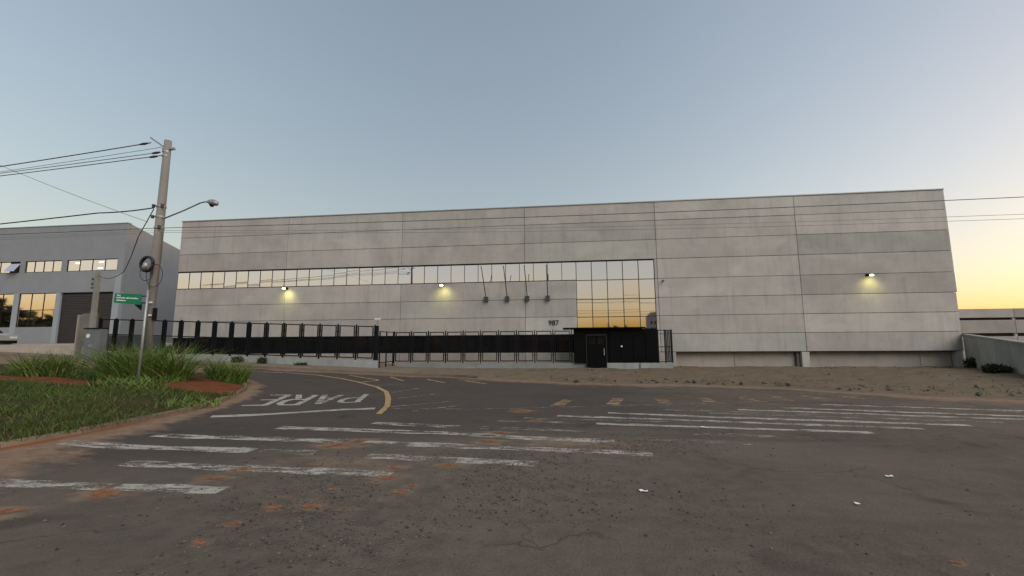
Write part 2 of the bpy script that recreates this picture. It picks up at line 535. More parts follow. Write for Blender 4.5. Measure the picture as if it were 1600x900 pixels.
def verge_sheet(name, xs, rows, back, zf, material):
    """sheet from the kerb line wy(x) back to `back`"""
    V, F = [], []
    n = rows
    for i, x in enumerate(xs):
        y0 = wy(x) + (vnoise(np.array([x]), np.array([0.0]), 1.4, 3, 2)[0] - 0.5) * 0.35
        for j in range(n):
            tt = (j / (n - 1)) ** 1.3
            y = y0 + (back - y0) * tt
            V.append((x, y, zf(x, y, tt)))
    for i in range(len(xs) - 1):
        for j in range(n - 1):
            a = i * n + j
            F.append((a, a + n, a + n + 1, a + 1))
    b = MB()
    b.v, b.f = V, F
    return b.build(name, material, smooth=True, kind='structure')

# paved footway in front of the fence (with its kerb) and the bare sand to its right
def nz(x, y, s, seed=0):
    return float(vnoise(np.array([x]), np.array([y]), s, 3, seed)[0])
verge_sheet('sidewalk', np.linspace(-60, -0.6, 150), 8, 28.3, lambda x, y, t: gz(x) + (-0.03 if t == 0 else 0.085 + 0.03 * nz(x, y, 1.2)) , M['walk'])
verge_sheet('sand_bank', np.linspace(-0.6, 40, 300), 44, 29.2,
            lambda x, y, t: -0.03 if t == 0 else 0.012 + 0.16 * sstep(0, 0.25, t) * nz(x, y * 1.6, 0.8, 4) ** 1.3 + 0.07 * sstep(0.1, 0.4, t) * nz(x * 0.6, y * 1.5, 3.0, 6) - 0.06 * sstep(0.75, 1, t), M['sand'])
# far kerb of the street
b = MB()
kxs = np.linspace(-60, -4.0, 90)
for i in range(len(kxs) - 1):
    x0, x1 = kxs[i], kxs[i + 1] - 0.012
    y0, y1 = wy(x0) - 0.06, wy(x1) - 0.06
    if i % 2 == 0:
        x1 = kxs[i + 1]
    b.hexa([(x0, y0, gz(x0) - .05), (x1, y1, gz(x1) - .05), (x1, y1 + .13, gz(x1) - .05), (x0, y0 + .13, gz(x0) - .05),
            (x0, y0, gz(x0) + .11), (x1, y1, gz(x1) + .11), (x1, y1 + .13, gz(x1) + .11), (x0, y0 + .13, gz(x0) + .11)])
b.build('kerb', M['walk'], kind='structure')

# ---- grass island
def soilf(X, Y):
    n = vnoise(X, Y, 0.8, 4, 9)
    a = 1.15 * np.exp(-(((X + 11.0) / 1.75) ** 2 + ((Y - 12.55) / 1.35) ** 2) ** 2)
    b = 1.1 * np.exp(-(((X + 16.6) / 4.0) ** 2 + ((Y - 11.75) / 0.75) ** 2) ** 2)
    c = np.exp(-(((X + 12.9) / 1.1) ** 2 + ((Y - 14.2) / 0.7) ** 2))
    d = 0.8 * np.exp(-(((X + 12.9) / 1.8) ** 2 + ((Y - 11.75) / 0.45) ** 2))
    return np.clip(np.maximum.reduce([a, b, c, d]) * (0.45 + 1.0 * n), 0, 1)
def island_z(X, Y):
    d = kx(Y) - X
    return gzn(X) + 0.065 + sstep(0.1, 1.6, d) * (0.05 + 0.16 * vnoise(X, Y, 0.6, 4, 31)) * sstep(17.1, 15.5, Y) + 0.05 * soilf(X, Y)
iy = np.concatenate([np.linspace(-30, 2, 12), np.linspace(2.4, 17.15, 100)])
fr = np.concatenate([np.linspace(0, 12, 110) ** 1.0, [16, 24, 45]])
IX = kx(iy)[:, None] - 0.10 - fr[None, :][:, ::-1]
put(bpy.data.objects.new('grass_island', grid_mesh('grass_island', IX, iy, island_z, M['soil'], {'soil': soilf})), kind='structure')
# kerb stones of the island
kerb_root = None
pts = []
for i in range(len(KY) - 1):
    n = max(2, int(np.hypot(KY[i + 1] - KY[i], KX[i + 1] - KX[i]) / 0.25))
    for k in range(n):
        f = k / n
        pts.append((KX[i] + (KX[i + 1] - KX[i]) * f, KY[i] + (KY[i + 1] - KY[i]) * f))
pts += [(KX[-1], KY[-1]), (-20, 17.2), (-40, 17.2)]
pts = [p for p in pts if p[1] > 1.5]
acc, seg = 0.0, [pts[0]]
island_kerb = empty('island_kerb', (KX[2], KY[2], 0), kind='structure')
def kerb_stone(seg):
    b = MB()
    dz = random.uniform(-0.015, 0.02)
    n = len(seg)
    L, Rr = [], []
    for i, (x, y) in enumerate(seg):
        a, c = seg[max(i - 1, 0)], seg[min(i + 1, n - 1)]
        tx, ty = c[0] - a[0], c[1] - a[1]
        l = sqrt(tx * tx + ty * ty)
        nx, ny = -ty / l, tx / l
        L.append((x, y))
        Rr.append((x + nx * 0.14, y + ny * 0.14))
    V, F = [], []
    for i in range(n):
        z = gz(L[i][0])
        e = random.uniform(-0.008, 0.008)
        V += [(L[i][0], L[i][1], z - .05), (L[i][0] + (Rr[i][0] - L[i][0]) * .15, L[i][1] + (Rr[i][1] - L[i][1]) * .15, z + .075 + dz + e), (Rr[i][0], Rr[i][1], z + .085 + dz), (Rr[i][0], Rr[i][1], z - .05)]
    for i in range(n - 1):
        for k in range(4):
            q = (k + 1) % 4
            F.append((i * 4 + k, i * 4 + q, i * 4 + 4 + q, i * 4 + 4 + k))
    F += [(0, 1, 2, 3), (n * 4 - 1, n * 4 - 2, n * 4 - 3, n * 4 - 4)]
    b.add([(v[0] - KX[2], v[1] - KY[2], v[2]) for v in V], F)
    b.build('kerb_stone', M['kerb'], island_kerb)
for p in pts[1:]:
    seg.append(p)
    if len(seg) > 4:
        a, c = Vector(seg[-2]), Vector(seg[-1])
        kerb_stone(seg)
        seg = [tuple(c + (c - a).normalized() * 0.012)]
if len(seg) > 1:
    kerb_stone(seg)

# ---- painted markings (flat strips lying on the road)
def strip(name, pts, w, material, lift=0.004, jag=0.02):
    b = MB()
    P = []
    for i in range(len(pts) - 1):
        a, c = Vector(pts[i]), Vector(pts[i + 1])
        n = max(2, int((c - a).length / 0.3))
        for k in range(n):
            P.append(a.lerp(c, k / n))
    P.append(Vector(pts[-1]))
    V, F = [], []
    for i, p in enumerate(P):
        d = (P[min(i + 1, len(P) - 1)] - P[max(i - 1, 0)]).normalized()
        nn = Vector((-d.y, d.x))
        for s in (-1, 1):
            q = p + nn * s * (w / 2 + random.uniform(-jag, jag))
            V.append((q.x, q.y, gz(q.x) + lift))
    for i in range(len(P) - 1):
        F.append((2 * i, 2 * i + 2, 2 * i + 3, 2 * i + 1))
    b.add(V, F)
    return b.build(name, material, road)

BARS = [([(-7.6, 4.6), (-5.2, 4.62)], 'w'), ([(-5.1, 4.62), (-3.78, 4.65)], 'w'), ([(-6.0, 5.53), (-4.2, 5.46), (-2.15, 5.38)], 'w'), ([(-8.06, 6.4), (-4.73, 6.36)], 'w'), ([(-4.6, 6.34), (-3.67, 6.3)], 'f'),
        ([(-7.23, 7.21), (-3.64, 7.09)], 'w'), ([(-3.3, 7.05), (1.23, 6.68)], 'w'), ([(-2.85, 6.2), (-0.38, 6.02)], 'w'),
        ([(-5.51, 8.10), (-2.11, 7.86), (-0.43, 7.55), (0.78, 7.46)], 'w'), ([(-3.88, 8.73), (-2.06, 8.45)], 'w'), ([(-1.6, 8.42), (0.32, 8.3)], 'f'),
        ([(-1.4, 9.2), (0.35, 9.03)], 'f'), ([(0.6, 9.0), (1.43, 8.94), (5.33, 8.56)], 'w'),
        ([(-0.19, 9.88), (1.56, 9.67), (6.45, 8.98)], 'w'), ([(0.96, 10.38), (3.55, 9.93), (7.57, 9.41)], 'w'), ([(3.2, 10.55), (6.81, 10.02), (8.46, 9.81)], 'f'),
        ([(4.04, 11.1), (11.5, 9.75)], 'w'), ([(5.17, 11.48), (12.0, 10.1)], 'w'), ([(5.96, 11.95), (13.0, 10.5)], 'f'), ([(6.4, 12.15), (12.5, 10.95)], 'w'), ([(2.3, 10.95), (6.2, 10.4)], 'f'), ([(-0.9, 9.55), (2.6, 9.25)], 'f'), ([(7.4, 12.44), (13.6, 11.2)], 'f'),
        ([(2.2, 8.2), (4.03, 7.94)], 'f'), ([(0.9, 7.75), (2.9, 7.5)], 'f')]
for p, k in BARS:
    strip('crosswalk_bar', p, 0.27 if p[0][1] < 8.9 else 0.2, M['wpaint' if k == 'w' else 'wfaint'], 0.004, 0.03)
strip('stop_line', [(-7.75, 9.01), (-6.5, 9.78), (-5.36, 10.42), (-4.7, 10.62)], 0.27, M['wletter'])
strip('lane_line', [(-4.6, 10.66), (-2.2, 10.72), (0.8, 11.42), (3.77, 12.16), (5.4, 12.65)], 0.10, M['wfaint'])
strip('edge_line', [(-30, 20.2), (-19.39, 19.87), (-16.49, 19.75), (-13.3, 19.62)], 0.13, M['wletter'])
strip('edge_line', [(-1.63, 18.0), (2.7, 16.4), (6.44, 15.0), (9.28, 13.72)], 0.13, M['wfaint'])
strip('yellow_line', [(-13.3, 19.75), (-11.42, 19.32), (-9.7, 18.3), (-8.35, 17.21), (-6.9, 15.77), (-5.95, 14.3), (-5.34, 12.97), (-4.85, 11.8), (-4.56, 11.02), (-4.25, 9.82)], 0.15, M['ypaint'], jag=0.01)
strip('yellow_line', [(-10.05, 19.75), (-8.0, 18.35), (-7.95, 17.95), (-8.25, 17.3)], 0.13, M['ypaint'], 0.008, jag=0.01)
for a, c in [((-7.1, 16.17), (-6.36, 16.87)), ((-5.65, 14.01), (-5.18, 15.41)), ((-5.0, 12.39), (-4.1, 13.65)), ((-4.4, 10.9), (-3.1, 12.05)), ((-3.6, 10.2), (-2.7, 11.3))]:
    strip('hatch_line', [a, c], 0.12, M['yfaint'], 0.008)
for a, c in [((-8.14, 20.0), (-6.95, 18.5)), ((-6.09, 19.2), (-4.88, 17.69)), ((-4.23, 18.62), (-3.07, 17.22))]:
    strip('yellow_dash', [a, c], 0.13, M['ypaint'])
for a, c in [((-0.25, 11.3), (0.09, 12.6)), ((1.2, 11.75), (1.5, 12.97)), ((2.61, 11.95), (2.7, 13.2)), ((3.84, 12.4), (3.9, 13.28)), ((5.05, 12.65), (5.08, 13.65)), ((5.99, 12.85), (6.09, 13.87)), ((7.1, 13.15), (7.01, 14.09)), ((8.1, 13.3), (8.0, 14.1))]:
    strip('yellow_block', [a, c], 0.32, M['yfaint'], 0.004, 0.012)

# PARE, painted for drivers coming towards the junction
GL = {'P': [[(0, 0), (0, 1)], [(0, 1), (.75, 1), (1, .86), (1, .62), (.75, .48), (0, .48)]],
      'A': [[(0, 0), (.5, 1), (1, 0)], [(.22, .34), (.78, .34)]],
      'R': [[(0, 0), (0, 1)], [(0, 1), (.75, 1), (1, .86), (1, .62), (.75, .5), (0, .5)], [(.45, .5), (1, 0)]],
      'E': [[(1, 0), (0, 0), (0, 1), (1, 1)], [(0, .52), (.8, .52)]]}
q00, q10, q11, q01 = Vector((-6.2, 13.55)), Vector((-9.0, 12.5)), Vector((-8.35, 10.45)), Vector((-5.65, 11.8))   # bottom-left, bottom-right, top-right, top-left as read
def tq(u, v):
    return (q00 * (1 - u) + q10 * u) * (1 - v) + (q01 * (1 - u) + q11 * u) * v
for i, ch in enumerate('PARE'):
    b = MB()
    for stroke in GL[ch]:
        P = [tq((i + .12 + .64 * s[0]) / 4, s[1]) for s in stroke]
        for k in range(len(P) - 1):
            d = (P[k + 1] - P[k]).normalized()
            nn = Vector((-d.y, d.x)) * 0.085
            a, c = P[k] - d * 0.04, P[k + 1] + d * 0.04
            lift = 0.004 + 0.0012 * len(b.f)
            b.add([(q.x, q.y, gz(q.x) + lift) for q in (a - nn, c - nn, c + nn, a + nn)], [(0, 1, 2, 3)])
    b.build('lettering', M['wletter'], road)

# clods of red clay squashed on the asphalt
m = mat('red clay', (0.2, 0.07, 0.03), 0.95, spec=0.1)
t = NT(m)
n1 = t.noise(11, 5, 0.7)
n2 = t.noise(12, 6, 0.8, (0.5, 1.8, 1))
rim = t.attr('rim')
t.color(t.mix(t.math('ADD', t.rng(n1, 0.35, 0.65, -0.35, 0.35), rim), (0.2, 0.07, 0.03), (0.36, 0.2, 0.12)))
t.bump(n1, 0.9, 0.02)
al = t.math('MULTIPLY', t.rng(t.math('SUBTRACT', t.math('ADD', n2, 0.36), rim), -0.1, 0.5), 0.85)
tr = t.n('ShaderNodeBsdfTransparent')
mx = t.n('ShaderNodeMixShader')
t.l(al, mx.inputs[0])
t.l(tr.outputs[0], mx.inputs[1])
t.l(t.p.outputs[0], mx.inputs[2])
t.l(mx.outputs[0], t.t.nodes['Material Output'].inputs['Surface'])
M['clay'] = m
for (x, y, s) in CLAY:
    s *= 1.15
    flat = random.uniform(0.3, 0.5)
    b = MB()
    n, rings = 22, 4
    ph = random.uniform(0, 9)
    V, F = [(0, 0, 0.012)], []
    ang = random.uniform(-0.4, 0.5)
    for r_ in range(1, rings + 1):
        for k in range(n):
            th = 2 * pi * k / n
            rad = s * (r_ / rings) * (0.85 + 0.45 * noise.noise(Vector((cos(th) * 1.1 + ph, sin(th) * 1.1, ph))))
            px, py = rad * cos(th), rad * sin(th) * flat
            z = 0.004 + 0.013 * (1 - (r_ / rings) ** 1.5) * (0.3 + random.random()) if r_ < rings else 0.002
            V.append((px * cos(ang) - py * sin(ang), px * sin(ang) + py * cos(ang), z))
    for k in range(n):
        F.append((0, 1 + k, 1 + (k + 1) % n))
        for r_ in range(rings - 1):
            a = 1 + r_ * n
            F.append((a + k, a + n + k, a + n + (k + 1) % n, a + (k + 1) % n))
    b.add(V, F)
    o = b.build('clay_clod', M['clay'], road, smooth=True, loc=(x, y, gz(x) + 0.003))
    ra = o.data.attributes.new('rim', 'FLOAT', 'POINT')
    ra.data.foreach_set('value', [0.0] + [r_ / rings for r_ in range(1, rings + 1) for k in range(n)])

# loose stones: nobody could count them
def stones(name, n, material, pos, smin, smax, **props):
    base = np.array([(1, 0, 0), (-.9, .2, 0), (0, 1, .1), (.1, -.9, 0), (.1, 0, .8), (0, 0, -.5)], float)
    fc = np.array([(0, 2, 4), (2, 1, 4), (1, 3, 4), (3, 0, 4), (2, 0, 5), (1, 2, 5), (3, 1, 5), (0, 3, 5)])
    P = pos(n)
    n = len(P)
    s = smin * (smax / smin) ** (rng.random(n) ** 2.6)
    th = rng.random(n) * 2 * pi
    B = np.repeat(base[None], n, 0) * (0.6 + 0.8 * rng.random((n, 6, 1)))
    x = B[:, :, 0] * np.cos(th)[:, None] - B[:, :, 1] * np.sin(th)[:, None]
    y = B[:, :, 0] * np.sin(th)[:, None] + B[:, :, 1] * np.cos(th)[:, None]
    V = np.stack([x, y, B[:, :, 2]], -1) * s[:, None, None] + P[:, None, :]
    F = (fc[None] + (np.arange(n) * 6)[:, None, None]).reshape(-1, 3)
    me = bpy.data.meshes.new(name)
    me.from_pydata(V.reshape(-1, 3).tolist(), [], F.tolist())
    a = me.attributes.new('tone', 'FLOAT', 'POINT')
    a.data.foreach_set('value', np.repeat(rng.random(n), 6).astype(np.float32))
    me.materials.append(material)
    return put(bpy.data.objects.new(name, me), **props)
m = mat('loose stones', (0.1, 0.09, 0.08), 0.9)
t = NT(m)
t.color(t.mix(t.rng(t.attr('tone'), 0.0, 1.0), (0.022, 0.02, 0.018), (0.135, 0.113, 0.09)))
M['stone'] = m
def road_pts(n):
    x = rng.uniform(-7, 9, n)
    y = 2.4 + 9 * rng.random(n) ** 1.7
    keep = rng.random(n) < (0.006 + 1.1 * gritf(x, y) ** 2.2) * sstep(0.32, 0.62, vnoise(x, y, 1.1, 3, 51))
    x, y = x[keep], y[keep]
    return np.stack([x, y, gzn(x) + 0.003], -1)
stones('gravel', 150000, M['stone'], road_pts, 0.0025, 0.019, kind='stuff', label='loose grit and small stones scattered over the worn asphalt', category='gravel')
def bank_pts(n):
    x = rng.uniform(0, 26, n)
    y = wy(x) + (28 - wy(x)) * rng.random(n)
    return np.stack([x, y, 0.06 + 0 * x], -1)
stones('rubble', 2600, M['stone'], bank_pts, 0.015, 0.12, kind='stuff', label='small stones and clods strewn over the sand below the wall', category='rubble')

# ---- grass
def blades(name, pos, h0, h1, w, material, lean=0.6, curl=0.6, parent=None, segs=2, **props):
    n = len(pos)
    h = h0 + (h1 - h0) * rng.random(n) ** 1.4
    th = rng.random(n) * 2 * pi
    ln = lean * (0.25 + rng.random(n))
    dx, dy = np.cos(th), np.sin(th)
    k = segs + 1
    V = np.zeros((n, 2 * k - 1, 3))
    fa = rng.random(n) * 2 * pi
    wx, wyy = np.cos(fa), np.sin(fa)
    for i in range(k):
        t = i / segs
        out = h * ln * (t * 0.5 + curl * t * t)
        up = h * (t - 0.28 * ln * curl * t * t)
        ww = w * (0.6 + 0.8 * rng.random(n)) * (1 - t ** 1.5) * 0.5
        cx, cy, cz = pos[:, 0] + dx * out, pos[:, 1] + dy * out, pos[:, 2] + up
        if i < segs:
            V[:, 2 * i] = np.stack([cx - wx * ww, cy - wyy * ww, cz], -1)
            V[:, 2 * i + 1] = np.stack([cx + wx * ww, cy + wyy * ww, cz], -1)
        else:
            V[:, 2 * i] = np.stack([cx, cy, cz], -1)
    nv = 2 * k - 1
    F = []
    off = np.arange(n) * nv
    quads = []
    for i in range(segs - 1):
        quads.append(np.stack([off + 2 * i, off + 2 * i + 1, off + 2 * i + 3, off + 2 * i + 2], -1))
    tri = np.stack([off + 2 * segs - 2, off + 2 * segs - 1, off + 2 * segs], -1)
    F = [tuple(r) for q in quads for r in q.tolist()] + [tuple(r) for r in tri.tolist()]
    me = bpy.data.meshes.new(name)
    me.from_pydata(V.reshape(-1, 3).tolist(), [], F)
    a = me.attributes.new('tone', 'FLOAT', 'POINT')
    a.data.foreach_set('value', np.repeat(rng.random(n), nv).astype(np.float32))
    me.materials.append(material)
    return put(bpy.data.objects.new(name, me), parent, **props)

def turf(n):
    y = rng.uniform(2.5, 17.0, n)
    x = kx(y) + 0.03 - 10.5 * rng.random(n) ** 0.9
    keep = (soilf(x, y) < 0.30 + 0.18 * rng.random(n)) & (x > -21)
    keep &= rng.random(n) < -0.4 + 2.3 * vnoise(x, y, 1.0, 3, 15)
    keep &= rng.random(n) < np.where(y > 13.2, 0.22, 1.0)
    x, y = x[keep], y[keep]
    return np.stack([x, y, island_z(x, y) - 0.01], -1)
blades('grass', turf(130000), 0.04, 0.21, 0.015, M['grass'], 1.0, 0.8, kind='stuff', label='low rough grass covering the traffic island', category='grass')

def clump(name, label, cx, cy, rx, ry, n, h0, h1, **props):
    a = rng.random(n) * 2 * pi
    r = np.sqrt(rng.random(n))
    x, y = rx * r * np.cos(a), ry * r * np.sin(a)
    z0 = float(island_z(np.array([cx]), np.array([cy]))[0])
    z = island_z(x + cx, y + cy) - z0 - 0.02
    # stand in bunches rather than evenly
    keep = rng.random(n) < 0.25 + 1.1 * vnoise(x, y, 2.2, 2, cx)
    pos = np.stack([x, y, z], -1)[keep]
    root = empty(name, (cx, cy, z0), label=label, category='grass clump', **props)
    blades('blades', pos, h0, h1, 0.034, M['weed'], 0.85, 0.9, root, 4)
    if n < 700:
        return root
    k = rng.random(len(pos)) < 0.04
    blades('stems', pos[k], h1 * 0.8, h1 * 1.25, 0.012, M['weed'], 0.4, 0.5, root, 3)
    return root
clump('tall_grass_clump', 'big tall green grass clump behind the slim sign post', -13.7, 12.95, 1.5, 0.7, 3000, 0.4, 1.5, group='tall grass on the island')
clump('tall_grass_clump', 'tall grass clump at the far left of the island, beside the red soil', -17.1, 12.9, 0.95, 0.55, 1300, 0.3, 1.0, group='tall grass on the island')
clump('tall_grass_clump', 'small upright grass clump at the rounded tip of the island', -11.85, 14.45, 0.62, 0.5, 850, 0.3, 1.05, group='tall grass on the island')
clump('tall_grass_clump', 'low spreading grass tuft at the foot of the slim sign post', -12.2, 11.15, 1.1, 0.45, 500, 0.15, 0.5, group='tall grass on the island')
clump('tall_grass_clump', 'low grass tuft on the kerb edge near the crosswalk', -9.0, 9.9, 0.5, 0.6, 350, 0.08, 0.28, group='tall grass on the island')

def bank_tufts(n):
    cx, cy = rng.uniform(-8, 24, n // 14), rng.random(n // 14)
    x = np.repeat(cx, 14) + rng.normal(0, .09, len(cx) * 14)
    y = np.repeat(wy(cx) + 0.3 + (27.4 - wy(cx)) * cy, 14) + rng.normal(0, .09, len(cx) * 14)
    ok = ~((y > 25.6) & (x < 6.3))
    return np.stack([x, y, 0.05 + gzn(x)], -1)[ok]
M['straw'] = leaf('dry grass', (0.10, 0.085, 0.04), (0.17, 0.135, 0.07), (0.06, 0.07, 0.025))
blades('dry_grass', bank_tufts(3600), 0.04, 0.2, 0.02, M['straw'], 1.1, 0.8, kind='stuff', label='thin dry grass tufts dotted over the sandy verge', category='grass')

# small weeds at the foot of walls
def bush(label, x, y, z, r, h, n=700, **props):
    root = empty('bush', (x, y, z), label=label, category='bush', **props)
    th, u = rng.random(n) * 2 * pi, rng.random(n)
    rr = r * np.sqrt(rng.random(n)) * (0.6 + 0.6 * vnoise(np.cos(th), np.sin(th), 1.5, 2, x))
    pos = np.stack([rr * np.cos(th), rr * np.sin(th), h * u * np.sqrt(np.clip(1 - (rr / r / 1.3) ** 2, 0, 1))], -1)
    blades('foliage', pos, 0.06, 0.2, 0.06, M['foliage'], 1.3, 0.6, root, 2)
    b = MB()
    for k in range(5):
        a = k * 1.3
        b.tube([(0, 0, 0), (cos(a) * r * .3, sin(a) * r * .3, h * .45), (cos(a) * r * .6, sin(a) * r * .6, h * .8)], [.012, .009, .004], 5)
    b.build('stem', M['bark'], root)
bush('dark bush at the corner of the warehouse and the grey-green wall', 22.25, 26.9, 0.0, 0.42, 0.62)
bush('low dark bush at the foot of the grey-green wall near the frame edge', 19.35, 22.4, 0.02, 0.5, 0.45)
bush('small weed growing against the low wall behind the grass clump', -17.3, 23.5, 0.42, 0.28, 0.42, 260)
bush('small dark weed against the low wall left of the lit lamp', -18.9, 23.55, 0.5, 0.38, 0.4, 260)
bush('low weed at the wall foot under the left fence, nearer its gate post', -14.9, 23.5, 0.3, 0.4, 0.22, 220)

# ------------------------------------------------------------------ the warehouse
D = 28.15
ZL = [10.584, 9.366, 8.109, 6.849, 5.578, 4.377, 3.226, 2.097, 0.984]
BAY = 8.4305
XJ = [-27.755 + BAY * j for j in range(7)]
GX0, GX1 = 0.87, 5.78
wh = empty('warehouse', (0, D, 0), label='long precast concrete warehouse with a mirror window band and glazed entrance', category='warehouse')
def wbox(name, material, *b):
    q = MB().box(b[0], b[1], b[2] - D, b[3] - D, b[4], b[5])
    return q.build(name, material, wh)
# structural core behind the panels
wbox('core_wall', M['joint'], XJ[0] + .05, GX0 - .02, D + .13, D + .35, 0.0, 10.5)
wbox('core_wall', M['dark'], GX0 - .02, GX1 + .02, D + .13, D + .35, 0.0, 10.497)
wbox('core_wall', M['joint'], GX1 + .02, XJ[6] - .03, D + .13, D + .349, 0.96, 10.503)
wbox('side_wall', M['panel'], XJ[0] + .02, XJ[0] + .2, D + .36, D + 45, 0.0, 10.45)
wbox('side_wall', M['panel'], XJ[6] - .2, XJ[6] - .02, D + .36, D + 45, 0.0, 10.45)
wbox('rear_wall', M['panel'], XJ[0] + .2, XJ[6] - .2, D + 44.8, D + 45, 0.0, 10.44)
wbox('roof', M['flash'], XJ[0] + .2, XJ[6] - .2, D + .36, D + 44.8, 10.2, 10.3)
wbox('roof_flashing', M['flash'], XJ[0] - .03, XJ[6] + .06, D - .035, D + .4, 10.592, 10.655)
gap = 0.0105
panel_cache = {}
def panel(x0, x1, r):
    z0, z1 = ZL[r + 1], ZL[r]
    key = (round(x1 - x0, 3), r)
    if key not in panel_cache:
        panel_cache[key] = MB().slab(gap, x1 - x0 - gap, 0, .128, gap, z1 - z0 - gap, 0.014).mesh('concrete_panel', M['panel'])
    inst('concrete_panel', panel_cache[key], wh, (x0, random.uniform(-.006, .006), z0))
for r in range(8):
    for j in range(6):
        x0, x1 = XJ[j], XJ[j + 1]
        if j == 5 and r < 5:
            x1 += 0.06
        if j < 3:
            if r in (3, 7):
                continue
            panel(x0, x1, r)
        elif j == 3:
            if r < 3:
                panel(x0, x1, r)
            else:
                if r not in (3, 7):
                    panel(x0, GX0, r)
                panel(GX1, x1, r)
        else:
            panel(x0, x1, r)
# wall below the lower window band, left part and beside the entrance
for j in range(4):
    x1 = XJ[j + 1] if j < 3 else GX0
    MB().slab(gap, x1 - XJ[j] - gap, 0, .12, 0.0, .96, 0.012).build('base_panel', M['base'], wh, loc=(XJ[j], 0.004, 0.0))
MB().slab(0, 6.85 - GX1 - .01, 0, .3, -.1, .965, 0.012).build('base_panel', M['base'], wh, loc=(GX1 + .01, 0.004, 0.0))
# recessed base on the right with its short columns
for x0, x1 in ((6.87, 10.38), (10.4, 13.88), (14.54, 20.78), (20.8, 22.45)):
    MB().slab(0, x1 - x0, 0, .2, -.25, .97, 0.01).build('base_panel', M['base'], wh, loc=(x0, .42, 0))
MB().box(14.1, 14.52, -.0, .42, -.25, .962).build('base_column', M['panel'], wh)
MB().box(13.9, 14.04, .2, .42, -.25, .962).build('base_column', M['oldconc'], wh)
MB().box(22.47, 22.8, .05, .42, -.25, .962).build('base_column', M['panel'], wh)
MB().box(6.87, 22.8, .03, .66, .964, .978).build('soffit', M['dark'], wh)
# upper mirror band: 31 panes, each very slightly out of true
NP = 31
x_a, x_b = XJ[0] + .02, GX0
pw = (x_b - x_a) / NP
z0, z1 = ZL[4], ZL[3]
band = MB().box(x_a, x_b, 0.012, .1, z1 - .075, z1 - .005).build('window_frame', M['black'], wh)
MB().box(x_a, x_b, 0.012, .1, z0 + .004, z0 + .045).build('window_frame', M['black'], wh)
mull = MB().box(-.016, .016, 0.016, .1, z0 + .047, z1 - .077).mesh('mullion', M['dark'])
pane = MB().box(-pw / 2 + .018, pw / 2 - .018, 0, .015, z0 + .05 - (z0 + z1) / 2, z1 - .08 - (z0 + z1) / 2).mesh('window_pane', M['mirror'])
for i in range(NP):
    inst('window_pane', pane, wh, (x_a + pw * (i + .5), .04, (z0 + z1) / 2), (random.gauss(0, .004), 0, random.gauss(0, .004)))
    if i:
        inst('mullion', mull, wh, (x_a + pw * i, 0, 0))
# entrance glazing: 5 columns
zs = [6.849, 5.58, 4.335, 3.21, 2.1, 1.0, 0.05]
cw = (GX1 - GX0) / 5
for k, z in enumerate(zs):
    th = .03 if k else .075
    MB().box(GX0, GX1, 0.012, .1, z - th, z + (.012 if k else -.005)).build('transom', M['black'] if k == 0 else M['dark'], wh)
for i in range(6):
    MB().box(GX0 + cw * i - .02, GX0 + cw * i + .02, 0.008, .1, .06, 6.77).build('mullion', M['dark'], wh)
for k in range(6):
    hz = (zs[k] - (.075 if k == 0 else .03) - zs[k + 1] - .012)
    me = MB().box(-cw / 2 + .024, cw / 2 - .024, 0, .015, -hz / 2 + .003, hz / 2 - .003).mesh('glass_pane', M['mirror'] if k < 4 else M['dglass'])
    for i in range(5):
        inst('glass_pane', me, wh, (GX0 + cw * (i + .5), .04, zs[k + 1] + .012 + hz / 2), (random.gauss(0, .003), 0, random.gauss(0, .003)))
# lower band of dark windows
z0, z1 = ZL[8], ZL[7]
n2 = 20
pw2 = (GX0 - x_a) / n2
MB().box(x_a, GX0, 0.012, .1, z1 - .06, z1 - .004).build('window_frame', M['black'], wh)
MB().box(x_a, GX0, 0.012, .1, z0 - .018, z0 + .05).build('window_frame', M['black'], wh)
mull2 = MB().box(-.03, .03, 0.016, .1, z0 + .053, z1 - .063).mesh('mullion', M['black'])
pane2 = MB().box(-pw2 / 2 + .033, pw2 / 2 - .033, 0, .015, -.485, .485).mesh('window_pane', M['dglass'])
for i in range(n2):
    inst('window_pane', pane2, wh, (x_a + pw2 * (i + .5), .05, (z0 + z1) / 2), (random.gauss(0, .002), 0, random.gauss(0, .003)))
    if i:
        inst('mullion', mull2, wh, (x_a + pw2 * i, 0, 0))

def text_mesh(s, size, extr, material, name):
    c = bpy.data.curves.new(name, 'FONT')
    c.body = s
    c.size = size
    c.extrude = extr
    c.offset = 0.013 * size if s.isdigit() else 0.01 * size
    c.align_x = 'LEFT'
    o = bpy.data.objects.new(name + '_tmp', c)
    COL.objects.link(o)
    dg = bpy.context.evaluated_depsgraph_get()
    dg.update()
    me = bpy.data.meshes.new_from_object(o.evaluated_get(dg))
    bpy.data.objects.remove(o)
    me.materials.clear()
    me.materials.append(material)
    me.name = name
    return me
for i, ch in enumerate('987'):
    inst('house_number', text_mesh(ch, 0.46, 0.012, M['black'], 'house_number'), wh, (-0.98 + i * 0.225, -.018, 2.7), (pi / 2, 0, 0))

